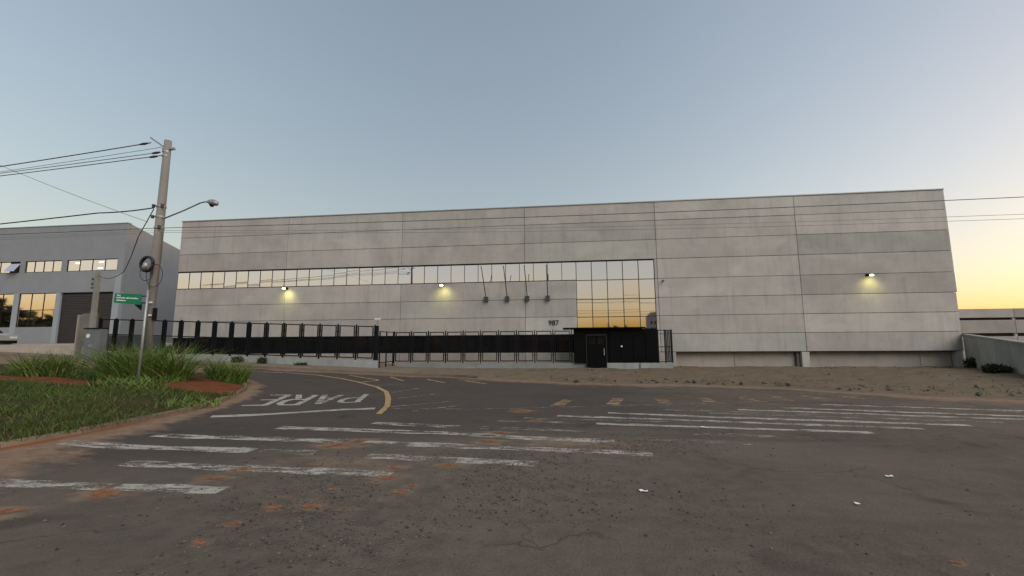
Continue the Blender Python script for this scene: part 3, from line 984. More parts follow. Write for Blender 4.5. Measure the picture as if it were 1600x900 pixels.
# floodlights on the wall (lit), unlit camera, flag poles
def floodlight(label, x, z, lit_dx=0.1):
    o = empty('floodlight', (x, D - .02, z), label=label, category='floodlight', group='lit floodlights on the warehouse wall')
    MB().box(-.03, .03, -.16, .0, .0, .05).box(-.09, .09, -.025, 0, -.05, .1).build('bracket', M['black'], o)
    MB().hexa([(-.16, -.34, -.05), (.16, -.34, -.05), (.14, -.14, -.02), (-.14, -.14, -.02), (-.16, -.36, .05), (.16, -.36, .05), (.14, -.15, .09), (-.14, -.15, .09)]).build('housing', M['black'], o)
    MB().hexa([(-.1, -.385, -.055), (.12, -.385, -.055), (.12, -.345, -.053), (-.1, -.345, -.053), (-.08, -.39, .02), (.1, -.39, .02), (.1, -.362, .02), (-.08, -.362, .02)]).build('lens', M['glow'], o)
    l = bpy.data.lights.new('flood_lamp', 'SPOT')
    l.energy = 8.0
    l.color = (1.0, 0.93, 0.32)
    l.spot_size = radians(125)
    l.spot_blend = 1.0
    l.shadow_soft_size = 0.08
    lo = bpy.data.objects.new('flood_lamp', l)
    lo.location = (lit_dx, -.62, -.2)
    lo.rotation_euler = Vector((0, -0.8, 0.62)).to_track_quat('Z', 'Y').to_euler()
    put(lo, o)
floodlight('lit floodlight under the mirror window band, leftmost of the three', -19.15, 5.44)
floodlight('lit floodlight under the middle of the mirror window band', -7.98, 5.42)
floodlight('lit floodlight alone on the windowless right wing', 18.13, 5.46)
o = empty('security_camera', (6.27, D - .02, 5.42), label='small dark camera on the wall right of the glazed entrance', category='camera')
MB().box(-.05, .05, -.02, 0, -.06, .06).tube([(0, 0, 0), (0, -.12, .0)], .02).build('bracket', M['metal'], o)
MB().tube([(0, -.08, .02), (-.03, -.32, -.04)], .06, 10).build('housing', M['cabinet'], o)
for x, w in ((-5.02, 'leftmost flag pole, nearest the lit middle floodlight'), (-3.62, 'second flag pole from the left on the wall'), (-2.31, 'third flag pole from the left on the wall'), (-0.98, 'rightmost flag pole, nearest the glazed entrance')):
    o = empty('flag_pole', (x, D - .02, 4.46), label='empty slanting ' + w, category='flag pole', group='flag poles under the window band')
    MB().box(-.13, .13, -.2, 0, -.14, .15).build('mounting_box', M['sheet'], o)
    MB().tube([(0, -.1, .05), (0, -.95, .92), (random.uniform(-.04, .04), -1.85, 1.82)], [.03, .028, .024], 8).build('rod', M['sheet'], o)
    MB().tube([(0, -1.85, 1.82), (0, -1.9, 1.87)], .035, 8).build('tip', M['metal'], o)

# ------------------------------------------------------------------ fences
def fence_line(name, label, x0, n, step, Y, ztop, zbot, mid=False):
    root = empty(name, (x0, Y, 0), label=label, category='fence')
    for i in range(n + 1):
        x = i * step
        zt, zb = ztop(x0 + x), zbot(x0 + x)
        MB().box(x - .028, x + .028, -.06, .06, zb - .1, zt + .06).build('post', M['black'], root)
        if i == n:
            break
        a, c = x + step * (.09 if step > 0 else .09), x + step * .91
        if a > c:
            a, c = c, a
        b = MB()
        s = .026
        def P(xx, v):
            return zbot(x0 + xx) + (ztop(x0 + xx) - zbot(x0 + xx)) * v
        for u0, u1 in ((0, .032), (.968, 1)):
            b.hexa([(a, -s, P(a, u0)), (c, -s, P(c, u0)), (c, s, P(c, u0)), (a, s, P(a, u0)), (a, -s, P(a, u1)), (c, -s, P(c, u1)), (c, s, P(c, u1)), (a, s, P(a, u1))])
        for xx in (a, c - .045):
            b.hexa([(xx, -s * 1.3, P(xx, 0)), (xx + .045, -s * 1.3, P(xx, 0)), (xx + .045, s * 1.3, P(xx, 0)), (xx, s * 1.3, P(xx, 0)),
                    (xx, -s * 1.3, P(xx, 1.002)), (xx + .045, -s * 1.3, P(xx, 1.002)), (xx + .045, s * 1.3, P(xx, 1.002)), (xx, s * 1.3, P(xx, 1.002))])
        b.build('panel_frame', M['black'], root)
        if mid and i >= 12:
            MB().hexa([(a + .05, -.006, P(a + .05, .04)), (c - .05, -.006, P(c - .05, .04)), (c - .05, .006, P(c - .05, .04)), (a + .05, .006, P(a + .05, .04)), (a + .05, -.006, P(a + .05, .49)), (c - .05, -.006, P(c - .05, .49)), (c - .05, .006, P(c - .05, .49)), (a + .05, .006, P(a + .05, .49))]).build('infill_sheet', M['sheet'], root)
        if mid:
            MB().hexa([(a, -s, P(a, .5)), (c, -s, P(c, .5)), (c, s, P(c, .5)), (a, s, P(a, .5)), (a, -s, P(a, .53)), (c, -s, P(c, .53)), (c, s, P(c, .53)), (a, s, P(a, .53))]).build('mid_rail', M['black'], root)
        # short clips tying the frame to the posts
        xp, xq = min(x, x + step), max(x, x + step)
        for v in (.2, .8):
            for lo, hi in ((xp + .029, a), (c, xq - .029)):
                MB().box(lo, hi, -.012, .012, P((lo + hi) / 2, v), P((lo + hi) / 2, v) + .03).build('clip', M['black'], root)
    return root
YL, YR = 23.9, 26.15
lt = lambda x: 2.60 - 0.0364 * (x + 10.77)
lb = lambda x: 0.756 - 0.0302 * (x + 10.7)
fence_line('metal_fence', 'long black framed metal fence sloping down in front of the left half', -10.72, 16, -1.117, YL, lt, lb, True)
fence_line('metal_fence', 'lower level black metal fence between the tall gate post and the entrance', -10.46, 10, 1.09, YR, lambda x: 2.30, lambda x: .50)
def low_wall(label, x0, x1, Y, zt, th=.2):
    b = MB()
    n = max(1, int((x1 - x0) / 4))
    for i in range(n):
        a, c = x0 + (x1 - x0) * i / n, x0 + (x1 - x0) * (i + 1) / n
        b.hexa([(a, -th / 2, gz(a) - .2), (c, -th / 2, gz(c) - .2), (c, th / 2, gz(c) - .2), (a, th / 2, gz(a) - .2), (a, -th / 2, zt(a)), (c, -th / 2, zt(c)), (c, th / 2, zt(c)), (a, th / 2, zt(a))])
    b.v = [(v[0] - x0, v[1], v[2]) for v in b.v]
    b.build('low_wall', M['fencewall'], loc=(x0, Y, 0), label=label, category='wall', group='low walls under the fences')
low_wall('low grey wall under the long sloping left fence', -28.7, -10.5, YL, lambda x: lb(x) - .09)
low_wall('low grey wall under the level fence left of the entrance door', -10.3, 1.26, YR, lambda x: .42)
low_wall('short low grey wall right of the black entrance door', 2.43, 6.1, 25.93, lambda x: .42)
# tall gate post with a small light on top
o = empty('gate_post', (-10.58, YL - .02, 0), label='tall black post with a white top where the left fence ends', category='post')
MB().box(-.07, .07, -.07, .07, .15, 2.62).build('post', M['black'], o)
MB().box(-.02, .02, -.02, .02, 2.62, 3.0).build('mast', M['metal'], o)
MB().box(-.17, .17, -.05, .05, 2.97, 3.05).build('lamp_head', M['white'], o)
# return gate between the two fence lines
o = empty('side_gate', (-10.5, YL + .2, 0), label='narrow black side gate joining the two fence lines', category='gate')
b = MB()
for y in (.0, .95, 2.0):
    MB().box(-.03, .03, y - .03, y + .03, .12, 2.32).build('post', M['black'], o)
for z in (.16, .5, 1.3, 2.27):
    MB().box(-.02, .02, .03, .92, z, z + .045).build('rail', M['black'], o)
    MB().box(-.02, .02, .98, 1.97, z, z + .045).build('rail', M['black'], o)
# black clad gatehouse
gh = empty('gatehouse', (0.57, 25.85, 0), label='black gatehouse with a flat canopy in front of the glazed entrance', category='gatehouse')
W = 4.73
MB().box(.02, W - .02, .08, 1.5, .42, 2.36).build('body', M['clad'], gh)
n = 7
for i in range(n):
    a, c = W * i / n, W * (i + 1) / n
    if c <= .73 or a >= 1.85:
        MB().slab(a + .008, c - .008, 0.02, .08, .42, 2.36, .01).build('cladding_panel', M['clad'], gh)
MB().box(-.62, 4.05, -.3, 1.7, 2.385, 2.455).build('canopy', M['clad'], gh)
dr = MB().box(.73, 1.85, .0, .07, .0, 2.0).build('door', M['clad'], gh)
MB().box(1.7, 1.74, -.05, .0, .85, 1.25).build('handle', M['metal'], dr)
MB().box(.70, .73, -.01, .08, .0, 2.05).box(1.85, 1.88, -.01, .08, .0, 2.05).box(.73, 1.85, -.01, .08, 2.003, 2.05).build('door_frame', M['dark'], gh)
for (a, c) in ((.84, 1.2), (1.36, 1.72)):
    w_ = MB().box(a, c, -.012, -.002, 1.5, 1.86).build('window', M['dglass'], dr)
MB().box(2.1, 3.9, .03, .05, 2.06, 2.3).build('vent', M['dark'], gh)
MB().tube([(2.72, .0, 1.36), (2.72, -.03, 1.36)], .05, 10).build('keypad', M['white'], gh)
# slatted end piece
o = empty('slatted_screen', (5.34, 25.9, 0), label='short black slatted screen at the right end of the entrance', category='screen')
for x in (0, .38, .76):
    MB().box(x - .03, x + .03, -.03, .03, .42, 2.3).build('post', M['black'], o)
for z in (.46, 1.3, 2.24):
    MB().box(.03, .73, -.02, .02, z, z + .04).build('rail', M['black'], o)
for i in range(4):
    MB().box(.42 + i * .083, .475 + i * .083, -.045, -.022, .46, 2.28).build('slat', M['black'], o)
MB().tube([(4.28, 25.78, .02), (4.28, 25.78, .42)], .03, 8).build('pipe', M['cabinet'], label='short grey pipe standing against the low wall by the entrance', category='pipe')

# ------------------------------------------------------------------ neighbouring building on the left
k_ = 30 / 27
def nx(x): return x * k_
def nzz(z): return 1.6 + (z - 1.6) * k_
NB = empty('office_building', (nx(-30.946), 30.0, 1.78), label='blue-grey two storey office block with a dark roller door on the left', category='building')
NX, NY, NZ = nx(-30.946), 30.0, 1.78
def nb(name, material, x0, x1, y0, y1, z0, z1, parent=None):
    return MB().box(x0 - NX, x1 - NX, y0 - NY, y1 - NY, z0 - NZ, z1 - NZ).build(name, material, parent or NB)
# front wall in pieces round the openings
top = nzz(10.31)
xl, xr = -62.0, NX
upper = [(-35.593, -31.467), (-39.083, -36.013), (-43.0, -39.505), (-47.0, -43.5)]
lower = [(-39.25, -36.158), (-43.6, -39.676)]
zu0, zu1 = nzz(6.91), nzz(7.755)
zl0, zl1 = nzz(2.94), nzz(5.38)
nb('wall', M['greywall'], xl, xr, 30.0, 30.25, zu1, top)
cur = xr
for a, c in [(nx(a), nx(c)) for a, c in upper]:
    nb('wall', M['greywall'], c, cur, 30.0, 30.25, zu0, zu1 - .002)
    cur = a
nb('wall', M['greywall'], xl, cur, 30.0, 30.25, zu0, zu1 - .002)
nb('wall', M['greywall'], xl, xr, 30.0, 30.25, zl1, zu0 - .002)
dx0, dx1 = nx(-35.782), nx(-31.536)
nb('wall', M['greytrim'], dx1, xr, 30.0, 30.25, 1.5, zl1 - .002)
nb('wall', M['greytrim'], nx(-36.158), dx0, 30.0, 30.25, 1.5, zl1 - .002)
nb('wall', M['greytrim'], nx(-39.676), nx(-39.25), 30.0, 30.25, 1.5, zl1 - .002)
nb('wall', M['greywall'], xl, nx(-43.6), 30.0, 30.25, 1.5, zl1 - .002)
nb('pilaster', M['greytrim'], xr - .55, xr + .004, 29.94, 29.997, 1.6, zu0 - .3)
for a, c in lower:
    nb('wall', M['greywall'], nx(a) + .002, nx(c) - .002, 30.02, 30.25, 1.5, zl0)
# roller door, slat by slat
nb('door_backing', M['dark'], dx0 + .002, dx1 - .002, 30.2, 30.26, 1.6, zl1 - .01)
zz = 1.8
sl = MB().slab(dx0 + .02 - NX, dx1 - .02 - NX, 0, .04, 0, .19, .02).mesh('door_slat', M['roller'])
while zz < zl1 - .2:
    inst('door_slat', sl, NB, (0, .12, zz - NZ))
    zz += .193
def nwindow(x0, x1, z0, z1, cols, rows, material, open_=None, lamps=()):
    f = .05
    w = nb('window', M['black'], x0, x1, 30.06, 30.12, z1 - f, z1 - .003)
    nb('window_frame', M['black'], x0, x1, 30.06, 30.12, z0 + .003, z0 + f, w).matrix_parent_inverse = Matrix.Identity(4)
    for i in range(cols + 1):
        xx = x0 + (x1 - x0) * i / cols
        xx = min(max(xx, x0 + f / 2), x1 - f / 2)
        nb('window_frame', M['black'], xx - f / 2, xx + f / 2, 30.063, 30.117, z0 + f, z1 - f, w)
    for r in range(1, rows):
        zr = z0 + (z1 - z0) * r / rows
        nb('window_frame', M['black'], x0 + f, x1 - f, 30.066, 30.114, zr - f / 2, zr + f / 2, w)
    for i in range(cols):
        for r in range(rows):
            a, c = x0 + (x1 - x0) * i / cols + f / 2, x0 + (x1 - x0) * (i + 1) / cols - f / 2
            lo, hi = z0 + (z1 - z0) * r / rows + f / 2, z0 + (z1 - z0) * (r + 1) / rows - f / 2
            me = MB().box(-(c - a) / 2, (c - a) / 2, 0, .012, -(hi - lo) / 2, (hi - lo) / 2).mesh('pane', material)
            o = inst('pane', me, w, ((a + c) / 2 - NX, 30.085 - NY, (lo + hi) / 2 - NZ), (random.gauss(0, .002), 0, random.gauss(0, .003)))
            if open_ == i:
                o.rotation_euler = (-.55, 0, 0)
                o.location.y -= .22
    for lx, lz in lamps:      # ceiling lamps seen in the glass
        nb('ceiling_lamp', M['tubelight'], lx - .2, lx + .2, 30.072, 30.083, lz - .035, lz + .035, w)
U = [(nx(a), nx(c)) for a, c in upper]
nwindow(U[0][0], U[0][1], zu0, zu1, 4, 1, M['pglass'], lamps=((U[0][0] + .9, zu1 - .28), (U[0][0] + 3.05, zu1 - .25), (U[0][0] + 3.0, zu1 - .72)))
nwindow(U[1][0], U[1][1], zu0, zu1, 4, 1, M['pglass'])
nwindow(U[2][0], U[2][1], zu0, zu1, 4, 1, M['pglass'], open_=3)
nwindow(U[3][0], U[3][1], zu0, zu1, 4, 1, M['pglass'])
nwindow(nx(-39.25), nx(-36.158), zl0, zl1, 3, 2, M['pglass'])
nwindow(nx(-43.6), nx(-39.676), zl0, zl1, 4, 2, M['pglass'])
# side wall, its top falling away with the shed roof
sx = NX - .002
MB().hexa([(sx - .25 - NX, .26, -.3), (sx - NX, .26, -.3), (sx - NX, 26, -.3), (sx - .25 - NX, 26, -.3), (sx - .25 - NX, .26, top - NZ - .001), (sx - NX, .26, top - NZ - .001), (sx - NX, 26, top - NZ - 6.2), (sx - .25 - NX, 26, top - NZ - 6.2)]).build('side_wall', M['greywall'], NB)
MB().hexa([(xl - NX, .27, top - NZ - .6), (-.26, .27, top - NZ - .6), (-.26, 26, top - NZ - 6.8), (xl - NX, 26, top - NZ - 6.8), (xl - NX, .27, top - NZ - .5), (-.26, .27, top - NZ - .5), (-.26, 26, top - NZ - 6.7), (xl - NX, 26, top - NZ - 6.7)]).build('roof', M['flash'], NB)
nb('coping', M['greytrim'], xl, xr + .03, 29.96, 30.3, top + .002, top + .06)
# sloping concrete apron in front of it
b = MB()
for a, c in ((-75, -45), (-45, -28.75)):
    b.add([(a, 23.6, gz(a) + .115), (c, 23.6, gz(c) + .115), (c, 30.4, 1.79), (a, 30.4, 1.79 if a > -60 else 2.2)], [(0, 1, 2, 3)])
b.build('driveway', M['apron'], kind='structure')
# old gate pillar, service post and meter cabinet
o = empty('gate_pillar', (-27.75, 22.55, 1.0), label='stained old concrete gate pillar left of the meter cabinet', category='pillar')
MB().hexa([(-.55, -.1, -.1), (.4, -.1, -.1), (.4, .25, -.1), (-.55, .25, -.1), (-.42, -.1, 2.45), (.3, -.1, 2.5), (.3, .25, 2.5), (-.42, .25, 2.45)]).build('slab', M['oldconc'], o)
MB().box(-.62, -.555, -.14, .3, -.1, 2.4).build('edge_post', M['base'], o)
MB().box(-.05, .42, -.16, -.105, .1, .55).build('repair_patch', M['apron'], o)
o = empty('service_post', (-27.3, 22.4, 1.0), label='slim square concrete service post with insulators beside the meter cabinet', category='post')
MB().hexa([(-.13, -.1, -.2), (.13, -.1, -.2), (.13, .1, -.2), (-.13, .1, -.2), (-.11, -.08, 4.95), (.11, -.08, 4.95), (.11, .08, 4.95), (-.11, .08, 4.95)]).build('shaft', M['pole'], o)
MB().box(-.3, -.12, -.12, .0, 4.0, 4.06).box(-.3, -.12, -.12, .0, 4.3, 4.36).build('bracket', M['metal'], o)
for z in (3.93, 4.13, 4.42):
    MB().tube([(-.25, -.06, z), (-.25, -.06, z + .14)], [.07, .05], 8).build('insulator', M['insul'], o)
o = empty('meter_cabinet', (-26.85, 22.3, 1.0), label='grey meter cabinet with a round white dial by the fence', category='cabinet')
MB().box(-.5, .5, -.2, .2, -.2, 1.55).build('body', M['cabinet'], o)
MB().box(-.62, .52, -.24, .24, 1.553, 1.61).build('lid', M['black'], o)
MB().tube([(-.27, -.2, 1.15), (-.27, -.225, 1.15)], .12, 16).build('dial', M['white'], o)
MB().box(-.2, .02, -.212, -.2, .52, .66).build('plate', M['lamp'], o)

# parked car just cut by the left edge of the frame
o = empty('parked_car', (-41.75, 26.6, 1.42), label='parked light car cut off by the left edge of the photo', category='car')
def prof(pts, w, name, material, parent, inset=0.0):
    n = len(pts)
    V = [(x, -w / 2, z) for x, z in pts] + [(x, w / 2, z) for x, z in pts]
    F = [tuple(range(n))[::-1], tuple(range(n, 2 * n))] + [(i, (i + 1) % n, n + (i + 1) % n, n + i) for i in range(n)]
    return MB().add(V, F).build(name, material, parent)
prof([(-2.1, .35), (2.15, .35), (2.25, .6), (2.2, .95), (1.2, 1.1), (-1.9, 1.12), (-2.2, .9), (-2.2, .5)], 1.76, 'body', M['carpaint'], o)
prof([(-1.9, 1.122), (1.15, 1.102), (.45, 1.58), (-1.5, 1.6)], 1.5, 'cabin_glass', M['carglass'], o)
prof([(-1.5, 1.602), (.45, 1.582), (.4, 1.64), (-1.4, 1.66)], 1.46, 'roof', M['carpaint'], o)
for x in (-1.35, 1.4):
    for y in (-.8, .8):
        w_ = MB().tube([(x, y - .11, .32), (x, y + .11, .32)], .32, 20).build('tyre', M['tyre'], o)
        MB().tube([(x, y - .118, .32), (x, y + .118, .32)], .18, 12).build('rim', M['metal'], w_)
for y in (-.6, .6):
    MB().box(2.2, 2.262, y - .2, y + .2, .72, .86).build('headlight', M['white'], o)
MB().box(2.18, 2.3, -.8, .8, .38, .56).build('bumper', M['black'], o)

# ------------------------------------------------------------------ right edge
o = MB().hexa([(19.2, 20.8, -.2), (19.5, 20.8, -.2), (23.1, 28.05, -.2), (22.8, 28.05, -.2), (19.2, 20.8, 1.38), (19.5, 20.8, 1.38), (23.1, 28.05, 1.8), (22.8, 28.05, 1.8)])
rw = empty('boundary_wall', (19.2, 20.8, 0), label='grey-green boundary wall running towards the camera at the right', category='wall')
d = Vector((3.6, 7.25, 0))
L = d.length
d.normalize()
nrm = Vector((d.y, -d.x, 0))
nseg = 5
start = Vector((19.25, 20.9, 0)) - d * 6.0
for i in range(nseg + 1):
    a = start + d * ((L + 6) * i / (nseg + 1))
    c = start + d * ((L + 6) * (i + 1) / (nseg + 1) - .015)
    za, zc = [1.39 + .058 * ((p - Vector((19.25, 20.9, 0))).dot(d)) for p in (a, c)]
    P = [a - nrm * .0, c - nrm * .0, c + nrm * .2, a + nrm * .2]
    off = Vector((19.2, 20.8, 0))
    MB().hexa([tuple(Vector((p.x, p.y, -.3)) - off) for p in P] + [tuple(Vector((p.x, p.y, z)) - off) for p, z in zip(P, (za, zc, zc, za))]).build('wall_panel', M['retwall'], rw)
    MB().hexa([tuple(Vector((p.x, p.y, z)) - off - (nrm * .04 if k < 2 else -nrm * .04)) for k, (p, z) in enumerate(zip(P, (za + .002, zc + .002, zc + .002, za + .002)))] +
              [tuple(Vector((p.x, p.y, z + .09)) - off - (nrm * .04 if k < 2 else -nrm * .04)) for k, (p, z) in enumerate(zip(P, (za, zc, zc, za)))]).build('coping', M['retwall'], rw)
pk = empty('distant_warehouse', (35, 45, 0), label='low pale concrete building with dark slots beyond the warehouse', category='building')
MB().box(0, 30, .3, 20, -.5, 3.9).build('body', M['dark'], pk)
for i in range(5):
    x0 = i * 6.0
    MB().slab(x0 + .01, x0 + 5.99, 0, .3, 3.62, 4.45, .02).build('concrete_panel', M['slabs'], pk)
    MB().slab(x0 + .01, x0 + 5.99, 0, .3, 2.2, 3.4, .02).build('concrete_panel', M['slabs'], pk)
    MB().slab(x0 + .01, x0 + 5.99, 0, .3, -.5, 1.9, .02).build('concrete_panel', M['slabs'], pk)
    MB().box(x0 - .12, x0 + .12, .1, .29, 1.9, 4.4).build('column', M['slabs'], pk)

# ------------------------------------------------------------------ utility pole, sign, wires
kp = 14.3 / 15
def pp(x, z, y=14.3):
    return (x * kp, y, 1.6 + (z - 1.6) * kp)
PX, PY = -15.78 * kp, 14.3
pz0 = 0.4
up = empty('utility_pole', (PX, PY, pz0), label='tall tapered concrete utility pole standing in the grass island', category='utility pole')
ptop = 1.6 + (9.81 - 1.6) * kp - pz0
MB().tube([(0, 0, -.3), (0, 0, ptop * .5), (0.02, 0, ptop)], [.19, .155, .12], 18).build('shaft', M['pole'], up, smooth=True)
def uz(z): return 1.6 + (z - 1.6) * kp - pz0
MB().tube([(-.1, -.05, uz(9.55)), (-.62, -.12, uz(9.93))], .03, 6).build('top_bracket', M['metal'], up)
MB().box(-.16, .34, -.05, .05, uz(9.42), uz(9.5)).build('cross_arm', M['metal'], up)
for z in (9.3, 9.12, 7.02, 6.6, 6.15):
    MB().tube([(0, 0, uz(z)), (0, 0, uz(z) + .06)], .165 if z < 8 else .14, 14).build('band', M['metal'], up)
for x, z in ((-.2, 7.02), (.17, 7.02), (-.2, 6.58), (.12, 6.16)):
    MB().tube([(x, -.12, uz(z) - .02), (x, -.12, uz(z) + .09)], [.05, .06], 8).build('insulator', M['insul'], up)
MB().box(.06, .17, -.16, -.12, 2.25, 2.31).box(.05, .16, -.17, -.13, 2.72, 2.78).build('tag_plate', M['white'], up)
MB().box(.16, .24, -.1, .02, 2.1, 2.55).build('switch_box', M['black'], up)
MB().tube([(-.21, -.02, 0), (-.19, -.02, 3.6)], .035, 8).build('conduit', M['metal'], up)
# coil of spare cable
b = MB()
cz = uz(4.69)
ring = []
for j in range(7):
    for k in range(26):
        a = 2 * pi * k / 26
        ring.append((-.06 + (.23 + .02 * (j % 3)) * cos(a), -.24 - .012 * j, cz + (.25 + .018 * (j % 3)) * sin(a)))
b.tube(ring, .026, 6)
b.build('cable_coil', M['cable'], up, smooth=True)
MB().tube([(-.1, -.36, cz - .24), (.02, -.37, cz + .02)], [.075, .095], 12).build('splice_canister', M['lamp'], up, smooth=True)
for cx, cz2, rx, rz in ((-.14, cz - .3, .26, .3), (.2, cz - .42, .33, .42)):
    MB().tube([(cx + rx * cos(a), -.2, cz2 + rz * sin(a)) for a in np.linspace(0, 2 * pi, 30)], .011, 5).build('cable_loop', M['cable'], up)
# street lamp arm, built as its own thing
sl = empty('street_lamp', (PX + .15, PY, uz(6.56) + pz0), label='street lamp on a slanting arm fixed to the utility pole', category='street lamp')
ax, az = (-13.49 * kp) - (PX + .15), (7.0 - 6.56) * kp
MB().tube([(0, 0, 0), (ax * .45, -.1, az * .5 + .04), (ax * .82, -.2, az + .06), (ax * .92, -.22, az + .08), (ax * 1.0, -.24, az + .06)], .026, 8).build('arm', M['metal'], sl, smooth=True)
hd = MB()
hd.tube([(ax * .97, -.235, az + .07), (ax * 1.02, -.25, az + .06), (ax * 1.1, -.27, az + .02), (ax * 1.18, -.29, az - .03), (ax * 1.21, -.3, az - .05)], [.04, .085, .12, .09, .03], 12)
hd.build('lamp_head', M['lamp'], sl, smooth=True)
MB().tube([(ax * 1.08, -.27, az - .06), (ax * 1.09, -.272, az - .13)], [.09, .05], 12).build('lamp_glass', M['dglass'], sl)
MB().box(-.3, -.0, -.04, .04, -.04, .04).build('clamp', M['metal'], sl)

# green street name sign
SX, SY = -12.08, 11.28
sg = empty('street_sign', (SX, SY, gz(SX)), label='green street name sign on a slim galvanised post', category='sign')
MB().tube([(0, 0, -.1), (.03, 0, 1.6), (.05, 0, 3.0)], .033, 10).build('post', M['metal'], sg, smooth=True)
pl = MB().hexa([(-.99, -.05, 2.64), (-.1, -.05, 2.56), (-.1, -.035, 2.56), (-.99, -.035, 2.64), (-.97, -.05, 2.92), (-.09, -.05, 2.87), (-.09, -.035, 2.87), (-.97, -.035, 2.92)]).build('plate', M['green'], sg)
inst('lettering', text_mesh('Rua', 0.085, 0.002, M['print'], 'lettering'), pl, (-.9, -.056, 2.83), (pi / 2, .06, 0))
def fake_line(z, x0, x1, words):
    b = MB()
    x = x0
    for w in words:
        for i in range(w):
            hh = random.choice((.03, .03, .034, .045))
            b.box(x, x + .02, -.0585, -.054, z - .06 * (x - x0), z - .06 * (x - x0) + hh)
            b.box(x + .02, x + .03, -.0584, -.054, z - .06 * (x - x0) + random.choice((0, .02)), z - .06 * (x - x0) + random.choice((.028, .03)))
            x += .036
            if x > x1:
                break
        x += .03
    b.build('lettering', M['print'], pl)
fake_line(2.765, -.9, -.14, (8, 11))
fake_line(2.69, -.9, -.5, (9,))
MB().box(-.1, .05, -.034, -.015, 2.6, 2.63).box(-.1, .05, -.034, -.015, 2.8, 2.83).build('bracket', M['black'], sg)
MB().hexa([(-.32, -.02, 2.56), (-.1, -.02, 2.4), (-.1, .0, 2.4), (-.32, .0, 2.56), (-.32, -.02, 2.58), (-.1, -.02, 2.58), (-.1, .0, 2.58), (-.32, .0, 2.58)]).build('stay', M['black'], sg)

def wire(name, label, pts, r, sag=0.0, group=None, n=22, material=None):
    P = []
    for i in range(len(pts) - 1):
        a, c = Vector(pts[i]), Vector(pts[i + 1])
        s = sag[i] if isinstance(sag, (list, tuple)) else sag
        for k in range(n):
            u = k / n
            q = a.lerp(c, u)
            q.z -= s * 4 * u * (1 - u)
            P.append(tuple(q))
    P.append(tuple(pts[-1]))
    o = MB().tube(P, r, 5).build(name, material or M['wire'], smooth=True, label=label, category='wire')
    if group:
        o['group'] = group
Y3 = 14.3
FARX = 42.0
wire('telecom_wire', 'topmost of the wires crossing in front of the warehouse', [(-60, Y3, 6.8), (PX, Y3 - .15, pp(0, 6.14)[2]), (FARX, Y3, 6.35)], .012, [.25, .33], 'wires along the street')
wire('telecom_wire', 'middle of the wires crossing in front of the warehouse', [(-60, Y3 + .1, 6.7), (PX, Y3 - .1, pp(0, 6.06)[2]), (FARX, Y3 + .1, 6.0)], .0065, [.3, .62], 'wires along the street', material=M['thinwire'])
wire('telecom_wire', 'lowest of the wires crossing in front of the warehouse', [(-60, Y3 + .2, 6.6), (PX, Y3 - .05, pp(0, 6.0)[2]), (FARX, Y3 + .2, 5.9)], .0065, [.3, .66], 'wires along the street', material=M['thinwire'])
hv = [((-16.53, 9.78), (-23.61, 9.167), 'uppermost power line ending on the top bracket of the utility pole', .02), ((-16.0, 9.56), (-23.568, 8.93), 'thin second power line from the top at the utility pole', .009),
      ((-16.1, 9.345), (-23.563, 8.87), 'third power line from the top at the utility pole', .013), ((-16.0, 9.205), (-23.549, 8.75), 'lowest of the four power lines at the utility pole head', .016)]
for (a, c, lab, r) in hv:
    A, C = Vector(pp(*a)), Vector(pp(*c))
    wire('power_wire', lab, [tuple(A), tuple(A + (C - A) * 3.2 + Vector((0, 0, .3)))], r, .12, 'power lines to the left')
for (x, z) in ((-16.85, 9.75), (-16.25, 9.33), (-16.35, 9.17)):
    p = Vector(pp(x, z))
    MB().tube([p + Vector((-.17, 0, -.015)), p, p + Vector((.17, 0, .015))], [.03, .05, .03], 8).build('line_insulator', M['insul'], label='dark strain insulator on a power line by the pole head, %s' % ('top line' if z > 9.6 else 'third line' if z > 9.25 else 'lowest line'), category='insulator', group='strain insulators at the pole head')
A, C = Vector(pp(-16.1, 7.03)), Vector(pp(-23.2, 6.72))
wire('telephone_cable', 'thick black cable running left from the middle of the utility pole', [tuple(A), tuple(A + (C - A) * 0.35 + Vector((0, 0, .0))), tuple(A + (C - A) * 3.0)], .024, [.04, .1], None, material=M['cable'])
wire('diagonal_wire', 'thin pale wire running diagonally down from the upper left sky', [(-40, Y3 + 1, 16.0), pp(-23.62, 9.224), pp(-16.3, 6.45)], .008, .05)
wire('service_drop', 'sagging service cable from the utility pole to the slim service post', [pp(-16.1, 6.98), (-16.9, 15.2, 5.9), (-20.8, 18.2, 5.1), (-27.2, 22.35, 5.7)], .017, [.0, .12, .25], None, material=M['cable'])

# ------------------------------------------------------------------ litter
def scrap(label, x, y, s):
    b = MB()
    n = 9
    V = [(0, 0, .012)]
    for k in range(n):
        a = 2 * pi * k / n
        r = s * random.uniform(.6, 1.15)
        V.append((r * cos(a), r * .55 * sin(a), .006 + random.uniform(0, .018)))
    V2 = [(v[0], v[1], v[2] - .004) for v in V]
    F = [(0, 1 + k, 1 + (k + 1) % n) for k in range(n)]
    F2 = [(0 + n + 1, n + 2 + (k + 1) % n, n + 2 + k) for k in range(n)]
    F3 = [(1 + k, n + 2 + k, n + 2 + (k + 1) % n, 1 + (k + 1) % n) for k in range(n)]
    b.add(V + V2, F + F2 + F3)
    b.build('paper_scrap', M['white'], loc=(x, y, gz(x) + .004), label=label, category='litter', group='scraps of litter on the road')
scrap('white paper scrap alone on the dark asphalt in the centre foreground', .82, 5.04, .055)
scrap('small pale scrap on the smooth asphalt in the right foreground', 3.77, 5.85, .05)
scrap('pale scrap lying between the crosswalk bars', 2.55, 8.75, .09)
scrap('white scrap on the sand near the black entrance door', .25, 22.5, .14)
